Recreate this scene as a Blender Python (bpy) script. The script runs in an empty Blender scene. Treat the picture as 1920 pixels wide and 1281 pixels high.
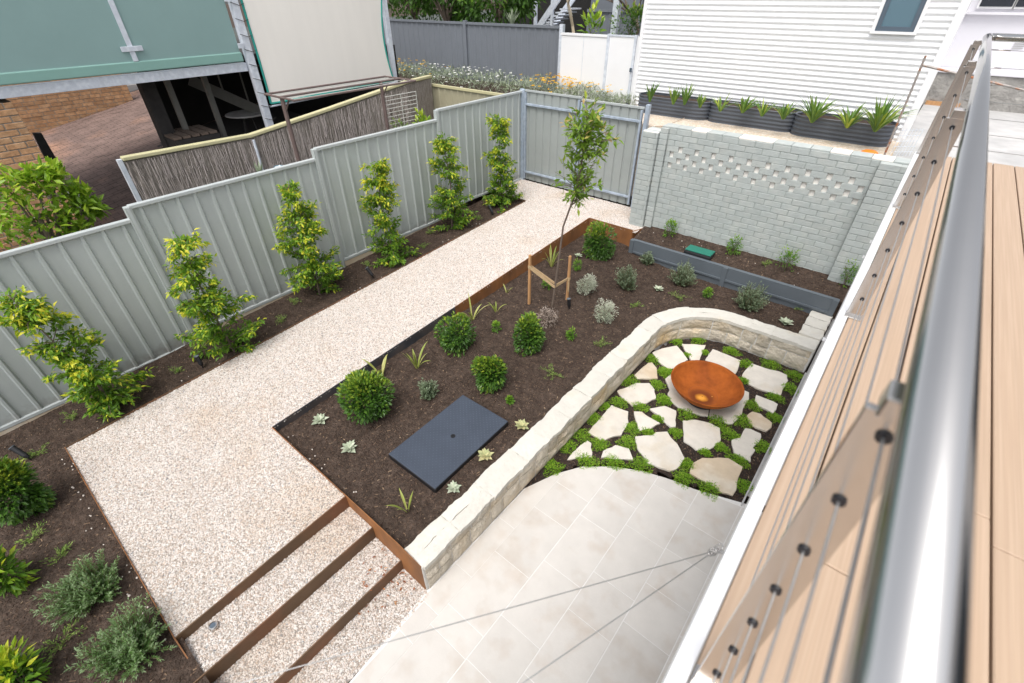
import bpy, math, random
import numpy as np
from mathutils import Vector, Matrix

R = random.Random(7)
NP = np.random.default_rng(7)
sc = bpy.context.scene
COL = sc.collection

# ------------------------------------------------------------------ camera
CAM = np.array([6.630, -8.381, 3.441])
YAW, PITCH, ROLL = (math.radians(a) for a in (-39.637, -37.060, -0.345))
FPX = 874.1                                   # focal length in photo pixels (1920 wide)
def _axes():
    cy, sy, cp, sp = math.cos(YAW), math.sin(YAW), math.cos(PITCH), math.sin(PITCH)
    f = np.array([sy*cp, cy*cp, sp]); r = np.array([cy, -sy, 0.]); u = np.cross(r, f)
    cr, sr = math.cos(ROLL), math.sin(ROLL)
    return cr*r+sr*u, -sr*r+cr*u, f
AR, AU, AF = _axes()
cd = bpy.data.cameras.new('camera'); cam = bpy.data.objects.new('camera', cd); COL.objects.link(cam)
cam.matrix_world = Matrix(((AR[0], AU[0], -AF[0], CAM[0]), (AR[1], AU[1], -AF[1], CAM[1]), (AR[2], AU[2], -AF[2], CAM[2]), (0, 0, 0, 1)))
cd.sensor_width = 36; cd.lens = FPX*36/1920; cd.clip_start = .02; cd.clip_end = 600
cd.dof.use_dof = True; cd.dof.focus_distance = 6.5; cd.dof.aperture_fstop = 2.6
sc.camera = cam

# ------------------------------------------------------------------ sky, sun, exposure (bright overcast)
SUN_EL, SUN_AZ = math.radians(64), math.radians(165)     # azimuth: clockwise from +Y
w = bpy.data.worlds.new('World'); sc.world = w; w.use_nodes = True
nt = w.node_tree; nt.nodes.clear()
sky = nt.nodes.new('ShaderNodeTexSky'); sky.sky_type = 'NISHITA'; sky.sun_disc = False
sky.sun_elevation = SUN_EL; sky.sun_rotation = SUN_AZ; sky.air_density = 1.0; sky.dust_density = 3.0; sky.ozone_density = .6
hs = nt.nodes.new('ShaderNodeHueSaturation'); hs.inputs['Saturation'].default_value = .22
bg = nt.nodes.new('ShaderNodeBackground'); bg.inputs[1].default_value = .14
wo = nt.nodes.new('ShaderNodeOutputWorld')
nt.links.new(sky.outputs[0], hs.inputs['Color']); nt.links.new(hs.outputs[0], bg.inputs[0]); nt.links.new(bg.outputs[0], wo.inputs[0])
sd = bpy.data.lights.new('sun', 'SUN'); sd.energy = 1.15; sd.angle = math.radians(34); sd.color = (1, .96, .9)
so = bpy.data.objects.new('sun', sd); COL.objects.link(so)
sdir = Vector((math.sin(SUN_AZ)*math.cos(SUN_EL), math.cos(SUN_AZ)*math.cos(SUN_EL), math.sin(SUN_EL)))
so.rotation_euler = sdir.to_track_quat('Z', 'Y').to_euler()
sc.view_settings.view_transform = 'Standard'; sc.view_settings.look = 'None'
sc.view_settings.exposure = .84; sc.view_settings.gamma = 1; sc.view_settings.use_curve_mapping = False
sc.cycles.max_bounces = 7; sc.cycles.diffuse_bounces = 4; sc.cycles.use_denoising = True

# ------------------------------------------------------------------ pixel -> place helpers
def ray(x, y): return AR*(x-960)/FPX - AU*(y-640.5)/FPX + AF
def atz(x, y, z):
    d = ray(x, y); return CAM + d*((z-CAM[2])/d[2])
def atx(x, y, X):
    d = ray(x, y); return CAM + d*((X-CAM[0])/d[0])
def aty(x, y, Y):
    d = ray(x, y); return CAM + d*((Y-CAM[1])/d[1])
def proj(P):
    d = np.asarray(P, float)-CAM; k = d@AF; return 960+FPX*(d@AR)/k, 640.5-FPX*(d@AU)/k, k
def zgravel(Y): return .019+.05*Y
def zfence_bed(X, Y): return zgravel(max(Y, -9.3))-.03
def zmid(X, Y):
    if Y > -1.13: return -.13+.14*(Y+1.13)/.52
    return -.425+.024*(Y+7.36)*min(1, max(.08, (4.3-X)/1.4))
ZP = -.77                                      # patio level
def onto(x, y, zf):
    P = atz(x, y, -.3)
    for _ in range(6): P = atz(x, y, zf(P[0], P[1]))
    return P
def height_to(P, py):                          # height above P whose image row is py
    lo, hi = 0, 5
    for _ in range(40):
        m = (lo+hi)/2
        if proj(P+np.array([0, 0, m]))[1] > py: lo = m
        else: hi = m
    return lo

# ------------------------------------------------------------------ materials
def mat(name, col, rough=.7, var=.12, scale=6., bump=0., bscale=60., metal=0., col2=None, c2scale=3., c2lo=.45, c2hi=.65, spec=.5, objvar=0., stretch=None, detail=6., bdist=.01):
    m = bpy.data.materials.new(name); m.use_nodes = True; n = m.node_tree.nodes; l = m.node_tree.links
    b = n['Principled BSDF']; b.inputs['Roughness'].default_value = rough; b.inputs['Metallic'].default_value = metal
    b.inputs['Specular IOR Level'].default_value = spec
    tc = n.new('ShaderNodeTexCoord'); co = tc.outputs['Object']
    if stretch:
        mp = n.new('ShaderNodeMapping'); mp.inputs['Scale'].default_value = stretch; l.new(co, mp.inputs['Vector']); co = mp.outputs['Vector']
    base = n.new('ShaderNodeRGB'); base.outputs[0].default_value = (*col, 1); cur = base.outputs[0]
    if col2:
        t = n.new('ShaderNodeTexNoise'); t.inputs['Scale'].default_value = c2scale; t.inputs['Detail'].default_value = detail; l.new(co, t.inputs['Vector'])
        rp = n.new('ShaderNodeMapRange'); rp.inputs[1].default_value = c2lo; rp.inputs[2].default_value = c2hi; l.new(t.outputs[0], rp.inputs[0])
        mx = n.new('ShaderNodeMix'); mx.data_type = 'RGBA'; mx.inputs[7].default_value = (*col2, 1)
        l.new(cur, mx.inputs[6]); l.new(rp.outputs[0], mx.inputs[0]); cur = mx.outputs[2]
    if var or objvar:
        t = n.new('ShaderNodeTexNoise'); t.inputs['Scale'].default_value = scale; t.inputs['Detail'].default_value = 8; t.inputs['Roughness'].default_value = .65; l.new(co, t.inputs['Vector'])
        rp = n.new('ShaderNodeMapRange'); rp.inputs[1].default_value = .3; rp.inputs[2].default_value = .7
        rp.inputs[3].default_value = 1-var; rp.inputs[4].default_value = 1+var; l.new(t.outputs[0], rp.inputs[0]); v = rp.outputs[0]
        if objvar:
            oi = n.new('ShaderNodeObjectInfo'); r2 = n.new('ShaderNodeMapRange'); r2.inputs[3].default_value = 1-objvar; r2.inputs[4].default_value = 1+objvar
            l.new(oi.outputs['Random'], r2.inputs[0]); mm = n.new('ShaderNodeMath'); mm.operation = 'MULTIPLY'; l.new(v, mm.inputs[0]); l.new(r2.outputs[0], mm.inputs[1]); v = mm.outputs[0]
        hv = n.new('ShaderNodeHueSaturation'); l.new(cur, hv.inputs['Color']); l.new(v, hv.inputs['Value']); cur = hv.outputs[0]
    l.new(cur, b.inputs['Base Color'])
    if bump:
        t = n.new('ShaderNodeTexNoise'); t.inputs['Scale'].default_value = bscale; t.inputs['Detail'].default_value = 8; l.new(co, t.inputs['Vector'])
        bp = n.new('ShaderNodeBump'); bp.inputs['Strength'].default_value = bump; bp.inputs['Distance'].default_value = bdist; l.new(t.outputs[0], bp.inputs['Height']); l.new(bp.outputs[0], b.inputs['Normal'])
    return m

def ramp_mat(name, stops, rough=.6, attr='v', objrandom=False, transl=0., spec=.4, bump=0., bscale=80):
    m = bpy.data.materials.new(name); m.use_nodes = True; n = m.node_tree.nodes; l = m.node_tree.links
    b = n['Principled BSDF']; b.inputs['Roughness'].default_value = rough; b.inputs['Specular IOR Level'].default_value = spec
    if objrandom: src = n.new('ShaderNodeObjectInfo').outputs['Random']
    else:
        a = n.new('ShaderNodeAttribute'); a.attribute_name = attr; src = a.outputs['Fac']
    cr = n.new('ShaderNodeValToRGB'); e = cr.color_ramp.elements
    while len(e) < len(stops): e.new(.5)
    for i, (p, c) in enumerate(stops): e[i].position = p; e[i].color = (*c, 1)
    l.new(src, cr.inputs[0]); l.new(cr.outputs[0], b.inputs['Base Color'])
    if bump:
        tc = n.new('ShaderNodeTexCoord'); t = n.new('ShaderNodeTexNoise'); t.inputs['Scale'].default_value = bscale; l.new(tc.outputs['Object'], t.inputs['Vector'])
        bp = n.new('ShaderNodeBump'); bp.inputs['Strength'].default_value = bump; bp.inputs['Distance'].default_value = .01; l.new(t.outputs[0], bp.inputs['Height']); l.new(bp.outputs[0], b.inputs['Normal'])
    if transl:
        tr = n.new('ShaderNodeBsdfTranslucent'); l.new(cr.outputs[0], tr.inputs[0]); mx = n.new('ShaderNodeMixShader'); mx.inputs[0].default_value = transl
        l.new(b.outputs[0], mx.inputs[1]); l.new(tr.outputs[0], mx.inputs[2]); l.new(mx.outputs[0], n['Material Output'].inputs[0])
    return m

M = {}
M['fence'] = mat('fence_steel', (.435, .47, .46), .42, .07, 1.6, .05, 8, spec=.45, stretch=(3, 3, .35))
_fm = M['fence'].node_tree; _n = _fm.nodes.new          # soil splashed up the foot of the sheets
_geo = _n('ShaderNodeNewGeometry'); _sx = _n('ShaderNodeSeparateXYZ'); _m1 = _n('ShaderNodeMath'); _m1.operation = 'MULTIPLY_ADD'; _m1.inputs[1].default_value = -.05
_nz = _n('ShaderNodeTexNoise'); _nz.inputs['Scale'].default_value = 14; _m2 = _n('ShaderNodeMath'); _m2.operation = 'MULTIPLY_ADD'; _m2.inputs[1].default_value = -.22
_mr = _n('ShaderNodeMapRange'); _mr.inputs[1].default_value = .06; _mr.inputs[2].default_value = -.10; _mr.inputs[3].default_value = 0; _mr.inputs[4].default_value = .6
_mx = _n('ShaderNodeMix'); _mx.data_type = 'RGBA'; _mx.inputs[7].default_value = (.16, .13, .11, 1); _pb = _fm.nodes['Principled BSDF']; _src = _pb.inputs['Base Color'].links[0].from_socket
for a_, b_ in ((_geo.outputs['Position'], _sx.inputs[0]), (_sx.outputs[1], _m1.inputs[0]), (_sx.outputs[2], _m1.inputs[2]), (_geo.outputs['Position'], _nz.inputs['Vector']), (_nz.outputs[0], _m2.inputs[0]), (_m1.outputs[0], _m2.inputs[2]), (_m2.outputs[0], _mr.inputs[0]), (_mr.outputs[0], _mx.inputs[0]), (_src, _mx.inputs[6]), (_mx.outputs[2], _pb.inputs['Base Color'])): _fm.links.new(a_, b_)
M['gatesheet'] = mat('gate_steel', (.33, .355, .345), .45, .05, 2.5, .05, 8, spec=.4)
M['gatecap'] = mat('gate_cap_steel', (.42, .45, .45), .45, .05, 2.5)
M['gategalv'] = mat('gate_frame_galvanised', (.33, .39, .47), .45, .12, 9, col2=(.42, .48, .56), c2scale=14)
M['fence_cap'] = mat('fence_cap_steel', (.47, .50, .50), .4, .04, 3)
M['galv'] = mat('galvanised', (.62, .66, .73), .45, .10, 9, metal=.1, col2=(.72, .76, .82), c2scale=14)
M['soil'] = mat('mulch_soil', (.060, .043, .034), .95, .45, 26, 1., 55, col2=(.10, .072, .057), c2scale=9, c2lo=.4, c2hi=.75, spec=.15, bdist=.03)
M['damp'] = mat('damp_mulch', (.040, .031, .027), .9, .45, 26, 1., 55, spec=.2, bdist=.03)
M['gravelbase'] = mat('gravel_bed', (.36, .315, .275), .95, .3, 50, .6, 90, bdist=.02)
M['pebble'] = ramp_mat('pebble_stone', [(0, (.48, .39, .33)), (.12, (.64, .59, .55)), (.42, (.755, .72, .69)), (.70, (.67, .60, .55)), (.84, (.50, .40, .33)), (.93, (.62, .51, .43)), (.978, (.24, .25, .27)), (1, (.80, .785, .77))], .75, objrandom=True, bump=.2, bscale=120)
_pm = M['pebble'].node_tree; _n = _pm.nodes.new
_geo = _n('ShaderNodeNewGeometry'); _nz = _n('ShaderNodeTexNoise'); _nz.inputs['Scale'].default_value = 1.1; _nz.inputs['Detail'].default_value = 3; _mr = _n('ShaderNodeMapRange'); _mr.inputs[1].default_value = .58; _mr.inputs[2].default_value = .72; _mr.inputs[4].default_value = .4
_mx = _n('ShaderNodeMix'); _mx.data_type = 'RGBA'; _mx.blend_type = 'MULTIPLY'; _mx.inputs[7].default_value = (.88, .76, .62, 1)
_pb = _pm.nodes['Principled BSDF']; _src = _pb.inputs['Base Color'].links[0].from_socket
_pm.links.new(_geo.outputs['Position'], _nz.inputs['Vector']); _pm.links.new(_nz.outputs[0], _mr.inputs[0]); _pm.links.new(_mr.outputs[0], _mx.inputs[0]); _pm.links.new(_src, _mx.inputs[6]); _pm.links.new(_mx.outputs[2], _pb.inputs['Base Color'])
M['chip'] = ramp_mat('bark_chip', [(0, (.030, .018, .013)), (.6, (.07, .045, .033)), (.9, (.13, .085, .06)), (.985, (.25, .17, .11)), (1, (.38, .28, .19))], .9, objrandom=True, spec=.2)
M['corten'] = mat('corten_steel', (.20, .088, .035), .75, .25, 5, .15, 60, col2=(.30, .12, .035), c2scale=3.5, c2lo=.4, c2hi=.7, stretch=(1, 1, .6))
M['corten_brown'] = mat('corten_step_steel', (.12, .068, .034), .6, .2, 4, .12, 50, col2=(.20, .085, .04), c2scale=2.2, c2lo=.45, c2hi=.7)
M['mill'] = mat('dark_mill_steel', (.055, .058, .068), .5, .25, 5, .05, 50, col2=(.09, .075, .07), c2scale=3)
M['limestone'] = mat('limestone', (.58, .52, .43), .88, .14, 9, 1., 22, col2=(.55, .41, .23), c2scale=2.2, c2lo=.48, c2hi=.75, objvar=.16, bdist=.03)
M['limecap'] = mat('limestone_cap', (.60, .575, .52), .85, .05, 10, .45, 30, col2=(.56, .47, .33), c2scale=2.6, c2lo=.60, c2hi=.85, objvar=.04, bdist=.012)
M['mortar'] = mat('pale_mortar', (.66, .64, .61), .95, .08, 20, .5, 60)
M['travertine'] = mat('travertine', (.60, .568, .53), .5, .05, 5, .08, 60, col2=(.52, .455, .395), c2scale=4.5, c2lo=.5, c2hi=.8, objvar=.04)
M['grout'] = mat('tile_grout', (.72, .70, .68), .9, .04, 30)
M['flag'] = mat('flagstone', (.66, .615, .55), .8, .09, 7, .4, 26, col2=(.59, .49, .35), c2scale=3, c2lo=.52, c2hi=.85, objvar=.05)
M['flagtan'] = mat('flagstone_tan', (.58, .47, .34), .8, .08, 8, .35, 30, col2=(.62, .55, .45), c2scale=4)
M['rust'] = mat('rusted_bowl', (.36, .098, .018), .8, .22, 10, .15, 90, col2=(.25, .066, .016), c2scale=4, c2lo=.42, c2hi=.72, spec=.15)
M['rustlight'] = mat('rust_yellow', (.55, .24, .04), .7, .2, 20)
M['rustdark'] = mat('rust_dark', (.14, .04, .016), .7, .2, 20)
M['black'] = mat('black_plastic', (.012, .012, .014), .45, .1, 20)
M['lid'] = mat('pit_lid', (.050, .062, .086), .45, .08, 6, .05, 60, spec=.4)
M['greenlid'] = mat('green_plastic_lid', (.015, .17, .12), .5, .1, 20, .2, 90)
M['slate'] = mat('charcoal_sleeper', (.115, .135, .155), .45, .06, 5, .04, 60)
M['sage'] = mat('sage_painted_brick', (.42, .455, .445), .7, .06, 12, .4, 45, objvar=.05, col2=(.46, .485, .465), c2scale=5)
M['sagemortar'] = mat('painted_mortar', (.35, .385, .37), .85, .08, 30, .4, 60)
M['ventback'] = mat('pale_render', (.86, .82, .77), .9, .05, 10)
M['whitesheet'] = mat('white_cladding', (.86, .87, .89), .4, .015, 2)
M['whitepaint'] = mat('white_paint', (.84, .84, .85), .45, .02, 3)
M['render'] = mat('white_render', (.70, .69, .73), .8, .02, 3)
M['concrete'] = mat('concrete', (.44, .435, .43), .9, .12, 4, .25, 40, col2=(.53, .52, .51), c2scale=1.5)
M['roughconc'] = mat('rough_concrete', (.28, .27, .255), .95, .25, 5, .9, 16, col2=(.38, .365, .34), c2scale=3, bdist=.04)
M['sand'] = mat('sandy_gravel', (.60, .49, .38), .95, .3, 60, .7, 90, col2=(.68, .62, .55), c2scale=20)
M['glass'] = mat('window_glass', (.12, .20, .25), .04, 0, 1, spec=.9)
M['darkglass'] = mat('dark_window_glass', (.03, .035, .045), .08, 0, 1, spec=.8)
M['frame'] = mat('slate_window_frame', (.085, .115, .15), .4, .03, 3)
M['greyfence'] = mat('grey_fence_steel', (.17, .185, .21), .45, .05, 3)
M['khaki'] = mat('khaki_fence_steel', (.40, .37, .26), .5, .06, 3)
M['khakicap'] = mat('khaki_capping', (.56, .52, .31), .5, .05, 4)
M['brush'] = mat('brushwood', (.35, .305, .27), .95, .5, 9, 1., 30, col2=(.56, .50, .45), c2scale=14, c2lo=.45, c2hi=.8, stretch=(9, 9, .7), spec=.1, bdist=.03)
M['blindgreen'] = mat('green_canvas', (.25, .375, .365), .75, .03, 2.5, .05, 200)
M['blindhem'] = mat('green_canvas_hem', (.24, .42, .375), .7, .04, 3)
M['cream'] = mat('cream_canvas', (.90, .86, .80), .85, .02, 2, .08, 12, stretch=(1, 3, .3))
M['teal'] = mat('teal_binding', (.02, .30, .25), .7, .05, 5)
M['tanbrick'] = mat('tan_brick', (.44, .245, .125), .85, .25, 14, .5, 40, objvar=.16, col2=(.52, .32, .18), c2scale=6)
M['brickmortar'] = mat('brick_mortar', (.33, .285, .24), .95, .12, 20, .4, 60)
M['clinker'] = mat('dark_clinker_brick', (.15, .105, .085), .8, .2, 14, .4, 40)
M['paving'] = mat('red_brown_paver', (.17, .115, .098), .85, .3, 3, .3, 30, objvar=.12, col2=(.30, .17, .115), c2scale=.9, c2lo=.5, c2hi=.75)
M['dark'] = mat('dark_timber', (.035, .032, .031), .8, .25, 6, .3, 30)
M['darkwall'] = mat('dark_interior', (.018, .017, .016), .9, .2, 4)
M['postgrey'] = mat('painted_post', (.17, .165, .15), .6, .1, 5)
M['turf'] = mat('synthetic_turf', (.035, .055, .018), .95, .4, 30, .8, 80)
M['brownsteel'] = mat('brown_steel', (.15, .105, .095), .55, .15, 8)
M['whitewire'] = mat('white_wire', (.62, .61, .57), .5, .05, 5)
M['timber'] = mat('raw_timber', (.50, .27, .12), .75, .18, 6, .2, 50, stretch=(6, 6, .7))
M['hessian'] = mat('hessian_tie', (.52, .37, .21), .95, .2, 60, .5, 120)
M['bark'] = mat('bark', (.16, .12, .095), .9, .25, 12, .6, 40)
M['stem'] = mat('green_stem', (.16, .13, .07), .8, .2, 12)
M['deckboard'] = mat('composite_board', (.47, .338, .238), .55, .05, 3.5, .12, 60, col2=(.51, .375, .27), c2scale=3, stretch=(30, .4, 30), objvar=.02)
M['stainless'] = mat('stainless', (.54, .53, .52), .11, .02, 5, metal=1.)
M['stainlessdull'] = mat('brushed_stainless', (.58, .56, .54), .22, .03, 12, metal=1.)
M['cable'] = mat('wire_rope', (.45, .45, .45), .4, .08, 200, metal=.7)
M['grommet'] = mat('black_grommet', (.012, .014, .02), .4, 0, 1)
M['planter'] = mat('corrugated_planter_steel', (.075, .085, .105), .4, .05, 4)
M['orange'] = mat('orange_plastic', (.80, .22, .015), .5, .05, 5)
M['rebar'] = mat('rusty_galvanised_pipe', (.34, .31, .29), .55, .2, 30, col2=(.35, .13, .05), c2scale=9, c2lo=.52, c2hi=.6, metal=.3)
M['redbrick'] = mat('far_red_brick', (.26, .085, .055), .9, .2, 20)
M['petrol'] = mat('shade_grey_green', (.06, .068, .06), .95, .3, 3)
# foliage
M['hedgeleaf'] = ramp_mat('lilly_pilly_leaf', [(0, (.06, .14, .02)), (.4, (.14, .29, .025)), (.66, (.30, .46, .03)), (.84, (.58, .64, .045)), (1, (.76, .70, .07))], .42, transl=.42)
M['treeleaf'] = ramp_mat('young_tree_leaf', [(0, (.11, .20, .03)), (.5, (.25, .40, .05)), (.85, (.46, .54, .07)), (1, (.60, .40, .18))], .4, transl=.45)
M['roundleaf'] = ramp_mat('glossy_shrub_leaf', [(0, (.035, .095, .016)), (.6, (.085, .19, .024)), (.88, (.24, .35, .035)), (1, (.42, .48, .05))], .35, transl=.3, spec=.5)
M['greyleaf'] = ramp_mat('grey_green_leaf', [(0, (.07, .12, .055)), (.5, (.15, .215, .11)), (1, (.30, .37, .25))], .65, transl=.25)
M['rosemary'] = ramp_mat('rosemary_leaf', [(0, (.05, .12, .03)), (.5, (.13, .25, .06)), (1, (.32, .42, .24))], .6, transl=.3)
M['silverleaf'] = ramp_mat('silver_leaf', [(0, (.32, .37, .25)), (.5, (.50, .53, .42)), (1, (.68, .68, .58))], .75, transl=.2)
M['dryleaf'] = ramp_mat('dry_leaf', [(0, (.25, .19, .15)), (.6, (.42, .35, .30)), (1, (.58, .50, .44))], .85)
M['brightleaf'] = ramp_mat('bright_leaf', [(0, (.07, .18, .018)), (.6, (.16, .33, .028)), (1, (.34, .48, .045))], .45, transl=.3)
M['creepleaf'] = ramp_mat('creeper_leaf', [(0, (.10, .18, .03)), (.6, (.19, .31, .055)), (1, (.34, .43, .11))], .55, transl=.25)
M['mossleaf'] = ramp_mat('cushion_leaf', [(0, (.12, .28, .015)), (.5, (.23, .44, .03)), (1, (.42, .58, .06))], .5, transl=.4)
M['strapleaf'] = ramp_mat('strap_leaf', [(0, (.20, .26, .05)), (.6, (.38, .42, .10)), (1, (.62, .56, .26))], .5, transl=.25)
M['strapdark'] = ramp_mat('clivia_leaf', [(0, (.05, .12, .02)), (.6, (.13, .25, .035)), (.92, (.38, .44, .05)), (1, (.6, .5, .07))], .4, transl=.25)
M['rosette'] = ramp_mat('felted_leaf', [(0, (.30, .36, .24)), (.6, (.46, .51, .38)), (1, (.62, .64, .52))], .9, transl=.15)
M['rosetteyel'] = ramp_mat('felted_leaf_yellowing', [(0, (.34, .38, .20)), (.6, (.50, .50, .26)), (1, (.66, .58, .32))], .9, transl=.15)
M['citrus'] = ramp_mat('citrus_leaf', [(0, (.10, .20, .02)), (.5, (.26, .44, .03)), (1, (.62, .70, .07))], .35, transl=.42, spec=.5)
M['bankleaf'] = ramp_mat('bank_leaf', [(0, (.16, .21, .10)), (.6, (.34, .40, .27)), (1, (.52, .56, .46))], .7, transl=.2)
M['flower'] = ramp_mat('daisy_flower', [(0, (.80, .42, .01)), (.69, (.85, .52, .02)), (.7, (.8, .8, .76)), (1, (.82, .82, .8))], .6, transl=.2)
M['fartree'] = ramp_mat('far_tree_leaf', [(0, (.025, .07, .012)), (.6, (.08, .18, .018)), (1, (.22, .36, .03))], .45, transl=.35)
M['litter'] = ramp_mat('dry_leaf_litter', [(0, (.20, .07, .03)), (.6, (.36, .14, .06)), (1, (.50, .28, .13))], .8)

# ------------------------------------------------------------------ mesh helpers
def tag(o, label=None, cat=None, group=None, kind=None):
    for k, v in (('label', label), ('category', cat), ('group', group), ('kind', kind)):
        if v: o[k] = v
    return o
def thing(name, label, cat, loc=(0, 0, 0), group=None):
    o = bpy.data.objects.new(name, None); COL.objects.link(o); o.location = [float(a) for a in loc]; o.empty_display_size = .1
    return tag(o, label, cat, group)
def link(name, me, parent=None, world=True):
    o = bpy.data.objects.new(name, me); COL.objects.link(o)
    if parent is not None:
        o.parent = parent
        if world: o.matrix_parent_inverse = Matrix.Translation(-Vector(parent.location)) if parent.parent is None else Matrix.Identity(4)
    return o
class B:
    """collects geometry in world coordinates, then becomes ONE mesh object"""
    def __init__(s): s.v = []; s.f = []
    def add(s, vs, fs):
        o = len(s.v); s.v += [tuple(map(float, q)) for q in vs]; s.f += [tuple(i+o for i in f) for f in fs]; return s
    def box(s, x0, x1, y0, y1, z0, z1):
        vs = [(x, y, z) for z in (z0, z1) for y in (y0, y1) for x in (x0, x1)]
        return s.add(vs, [(0, 2, 3, 1), (4, 5, 7, 6), (0, 1, 5, 4), (2, 6, 7, 3), (0, 4, 6, 2), (1, 3, 7, 5)])
    def bar(s, a, b, w, h, up=(0, 0, 1)):
        a, b = Vector(a), Vector(b); d = (b-a).normalized(); u = Vector(up); sd_ = d.cross(u)
        if sd_.length < 1e-4: sd_ = d.cross(Vector((0, 1, 0)))
        sd_.normalize(); u = sd_.cross(d).normalized()
        vs = [p+sd_*(i*w/2)+u*(j*h/2) for p in (a, b) for i, j in ((-1, -1), (1, -1), (1, 1), (-1, 1))]
        return s.add(vs, [(0, 1, 2, 3), (7, 6, 5, 4), (0, 4, 5, 1), (1, 5, 6, 2), (2, 6, 7, 3), (3, 7, 4, 0)])
    def tube(s, pts, r, n=8, cap=True):
        pts = [Vector([float(c) for c in p]) for p in pts]; rs = r if isinstance(r, (list, tuple)) else [r]*len(pts); vs = []; fs = []
        ref = Vector((.31, .17, .93))
        for i, p in enumerate(pts):
            d = (pts[min(i+1, len(pts)-1)]-pts[max(i-1, 0)]).normalized()
            a = d.cross(ref)
            if a.length < .1: a = d.cross(Vector((1, 0, 0)))
            a.normalize(); b = d.cross(a)
            vs += [p+(a*math.cos(t)+b*math.sin(t))*rs[i] for t in (2*math.pi*k/n for k in range(n))]
        for i in range(len(pts)-1):
            fs += [(i*n+k, i*n+(k+1) % n, (i+1)*n+(k+1) % n, (i+1)*n+k) for k in range(n)]
        if cap: fs += [tuple(range(n-1, -1, -1)), tuple(range((len(pts)-1)*n, len(pts)*n))]
        return s.add(vs, fs)
    def prism(s, poly, z0, z1):
        n = len(poly); vs = [(p[0], p[1], z0) for p in poly]+[(p[0], p[1], z1) for p in poly]
        a = sum(poly[i][0]*poly[(i+1) % n][1]-poly[(i+1) % n][0]*poly[i][1] for i in range(n))
        f = [tuple(range(n, 2*n)), tuple(range(n-1, -1, -1))]+[(i, (i+1) % n, n+(i+1) % n, n+i) for i in range(n)]
        if a < 0: f = [q[::-1] for q in f]
        return s.add(vs, f)
    def lathe(s, prof, c, n=48):
        vs = []; fs = []
        for r, z in prof: vs += [(c[0]+r*math.cos(2*math.pi*k/n), c[1]+r*math.sin(2*math.pi*k/n), c[2]+z) for k in range(n)]
        for i in range(len(prof)-1): fs += [(i*n+k, i*n+(k+1) % n, (i+1)*n+(k+1) % n, (i+1)*n+k) for k in range(n)]
        return s.add(vs, fs)
    def build(s, name, m, parent=None, bevel=0, smooth=False, seg=2):
        me = bpy.data.meshes.new(name); me.from_pydata(s.v, [], s.f); me.materials.append(M[m] if isinstance(m, str) else m)
        me.validate(); me.update()
        if smooth: me.polygons.foreach_set('use_smooth', [True]*len(me.polygons))
        o = link(name, me, parent)
        if bevel:
            b = o.modifiers.new('bevel', 'BEVEL'); b.width = bevel; b.segments = seg; b.limit_method = 'ANGLE'
        return o
def structure(o, label, cat='ground'): return tag(o, label, cat, kind='structure')

def grid_surface(name, poly, zf, m, step=.12, jitter=.0, zoff=0.):
    """a ground sheet over the polygon's bounding cells, clipped by cell centre test on a fine grid"""
    xs = [p[0] for p in poly]; ys = [p[1] for p in poly]
    nx = max(2, int((max(xs)-min(xs))/step)); ny = max(2, int((max(ys)-min(ys))/step))
    X = np.linspace(min(xs), max(xs), nx+1); Y = np.linspace(min(ys), max(ys), ny+1)
    vs = []; fs = []
    for j in range(ny+1):
        for i in range(nx+1): vs.append((X[i], Y[j], zf(X[i], Y[j])+zoff+(R.uniform(-jitter, jitter) if jitter else 0)))
    def inside(x, y):
        c = False; n = len(poly)
        for i in range(n):
            x1, y1 = poly[i]; x2, y2 = poly[(i+1) % n]
            if (y1 > y) != (y2 > y) and x < (x2-x1)*(y-y1)/(y2-y1)+x1: c = not c
        return c
    for j in range(ny):
        for i in range(nx):
            if inside((X[i]+X[i+1])/2, (Y[j]+Y[j+1])/2): a = j*(nx+1)+i; fs.append((a, a+1, a+nx+2, a+nx+1))
    me = bpy.data.meshes.new(name); me.from_pydata(vs, [], fs); me.materials.append(M[m]); me.update()
    me.polygons.foreach_set('use_smooth', [True]*len(me.polygons))
    return link(name, me)

def leaf_mesh(name, P, D, L, W, V, m, parent=None, curl=.25, fold=.18, flat=.5):
    P = np.asarray(P, float); n = len(P); D = np.asarray(D, float); D /= np.linalg.norm(D, axis=1)[:, None]+1e-9
    L = np.broadcast_to(np.asarray(L, float), n)[:, None]; W = np.broadcast_to(np.asarray(W, float), n)[:, None]
    U = NP.normal(size=(n, 3))*flat+np.array([0, 0, 1.])
    S = np.cross(D, U); S /= np.linalg.norm(S, axis=1)[:, None]+1e-9; N = np.cross(S, D)
    mid = P+D*L*.45-N*W*fold; l = P+D*L*.45+S*W/2; r = P+D*L*.45-S*W/2; t = P+D*L-N*L*curl
    vs = np.stack([P, l, r, t, mid], 1).reshape(-1, 3)
    b = np.arange(n)[:, None]*5
    fs = np.concatenate([b+np.array([[0, 4, 1]]), b+np.array([[1, 4, 3]]), b+np.array([[0, 2, 4]]), b+np.array([[4, 2, 3]])], 1).reshape(-1, 3)
    me = bpy.data.meshes.new(name); me.from_pydata(vs.tolist(), [], fs.tolist()); me.materials.append(M[m]); me.update()
    a = me.attributes.new('v', 'FLOAT', 'FACE'); a.data.foreach_set('value', np.repeat(np.clip(V, 0, 1), 4).astype(np.float32))
    o = link(name, me, parent); o['kind'] = 'stuff'
    return o
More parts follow.
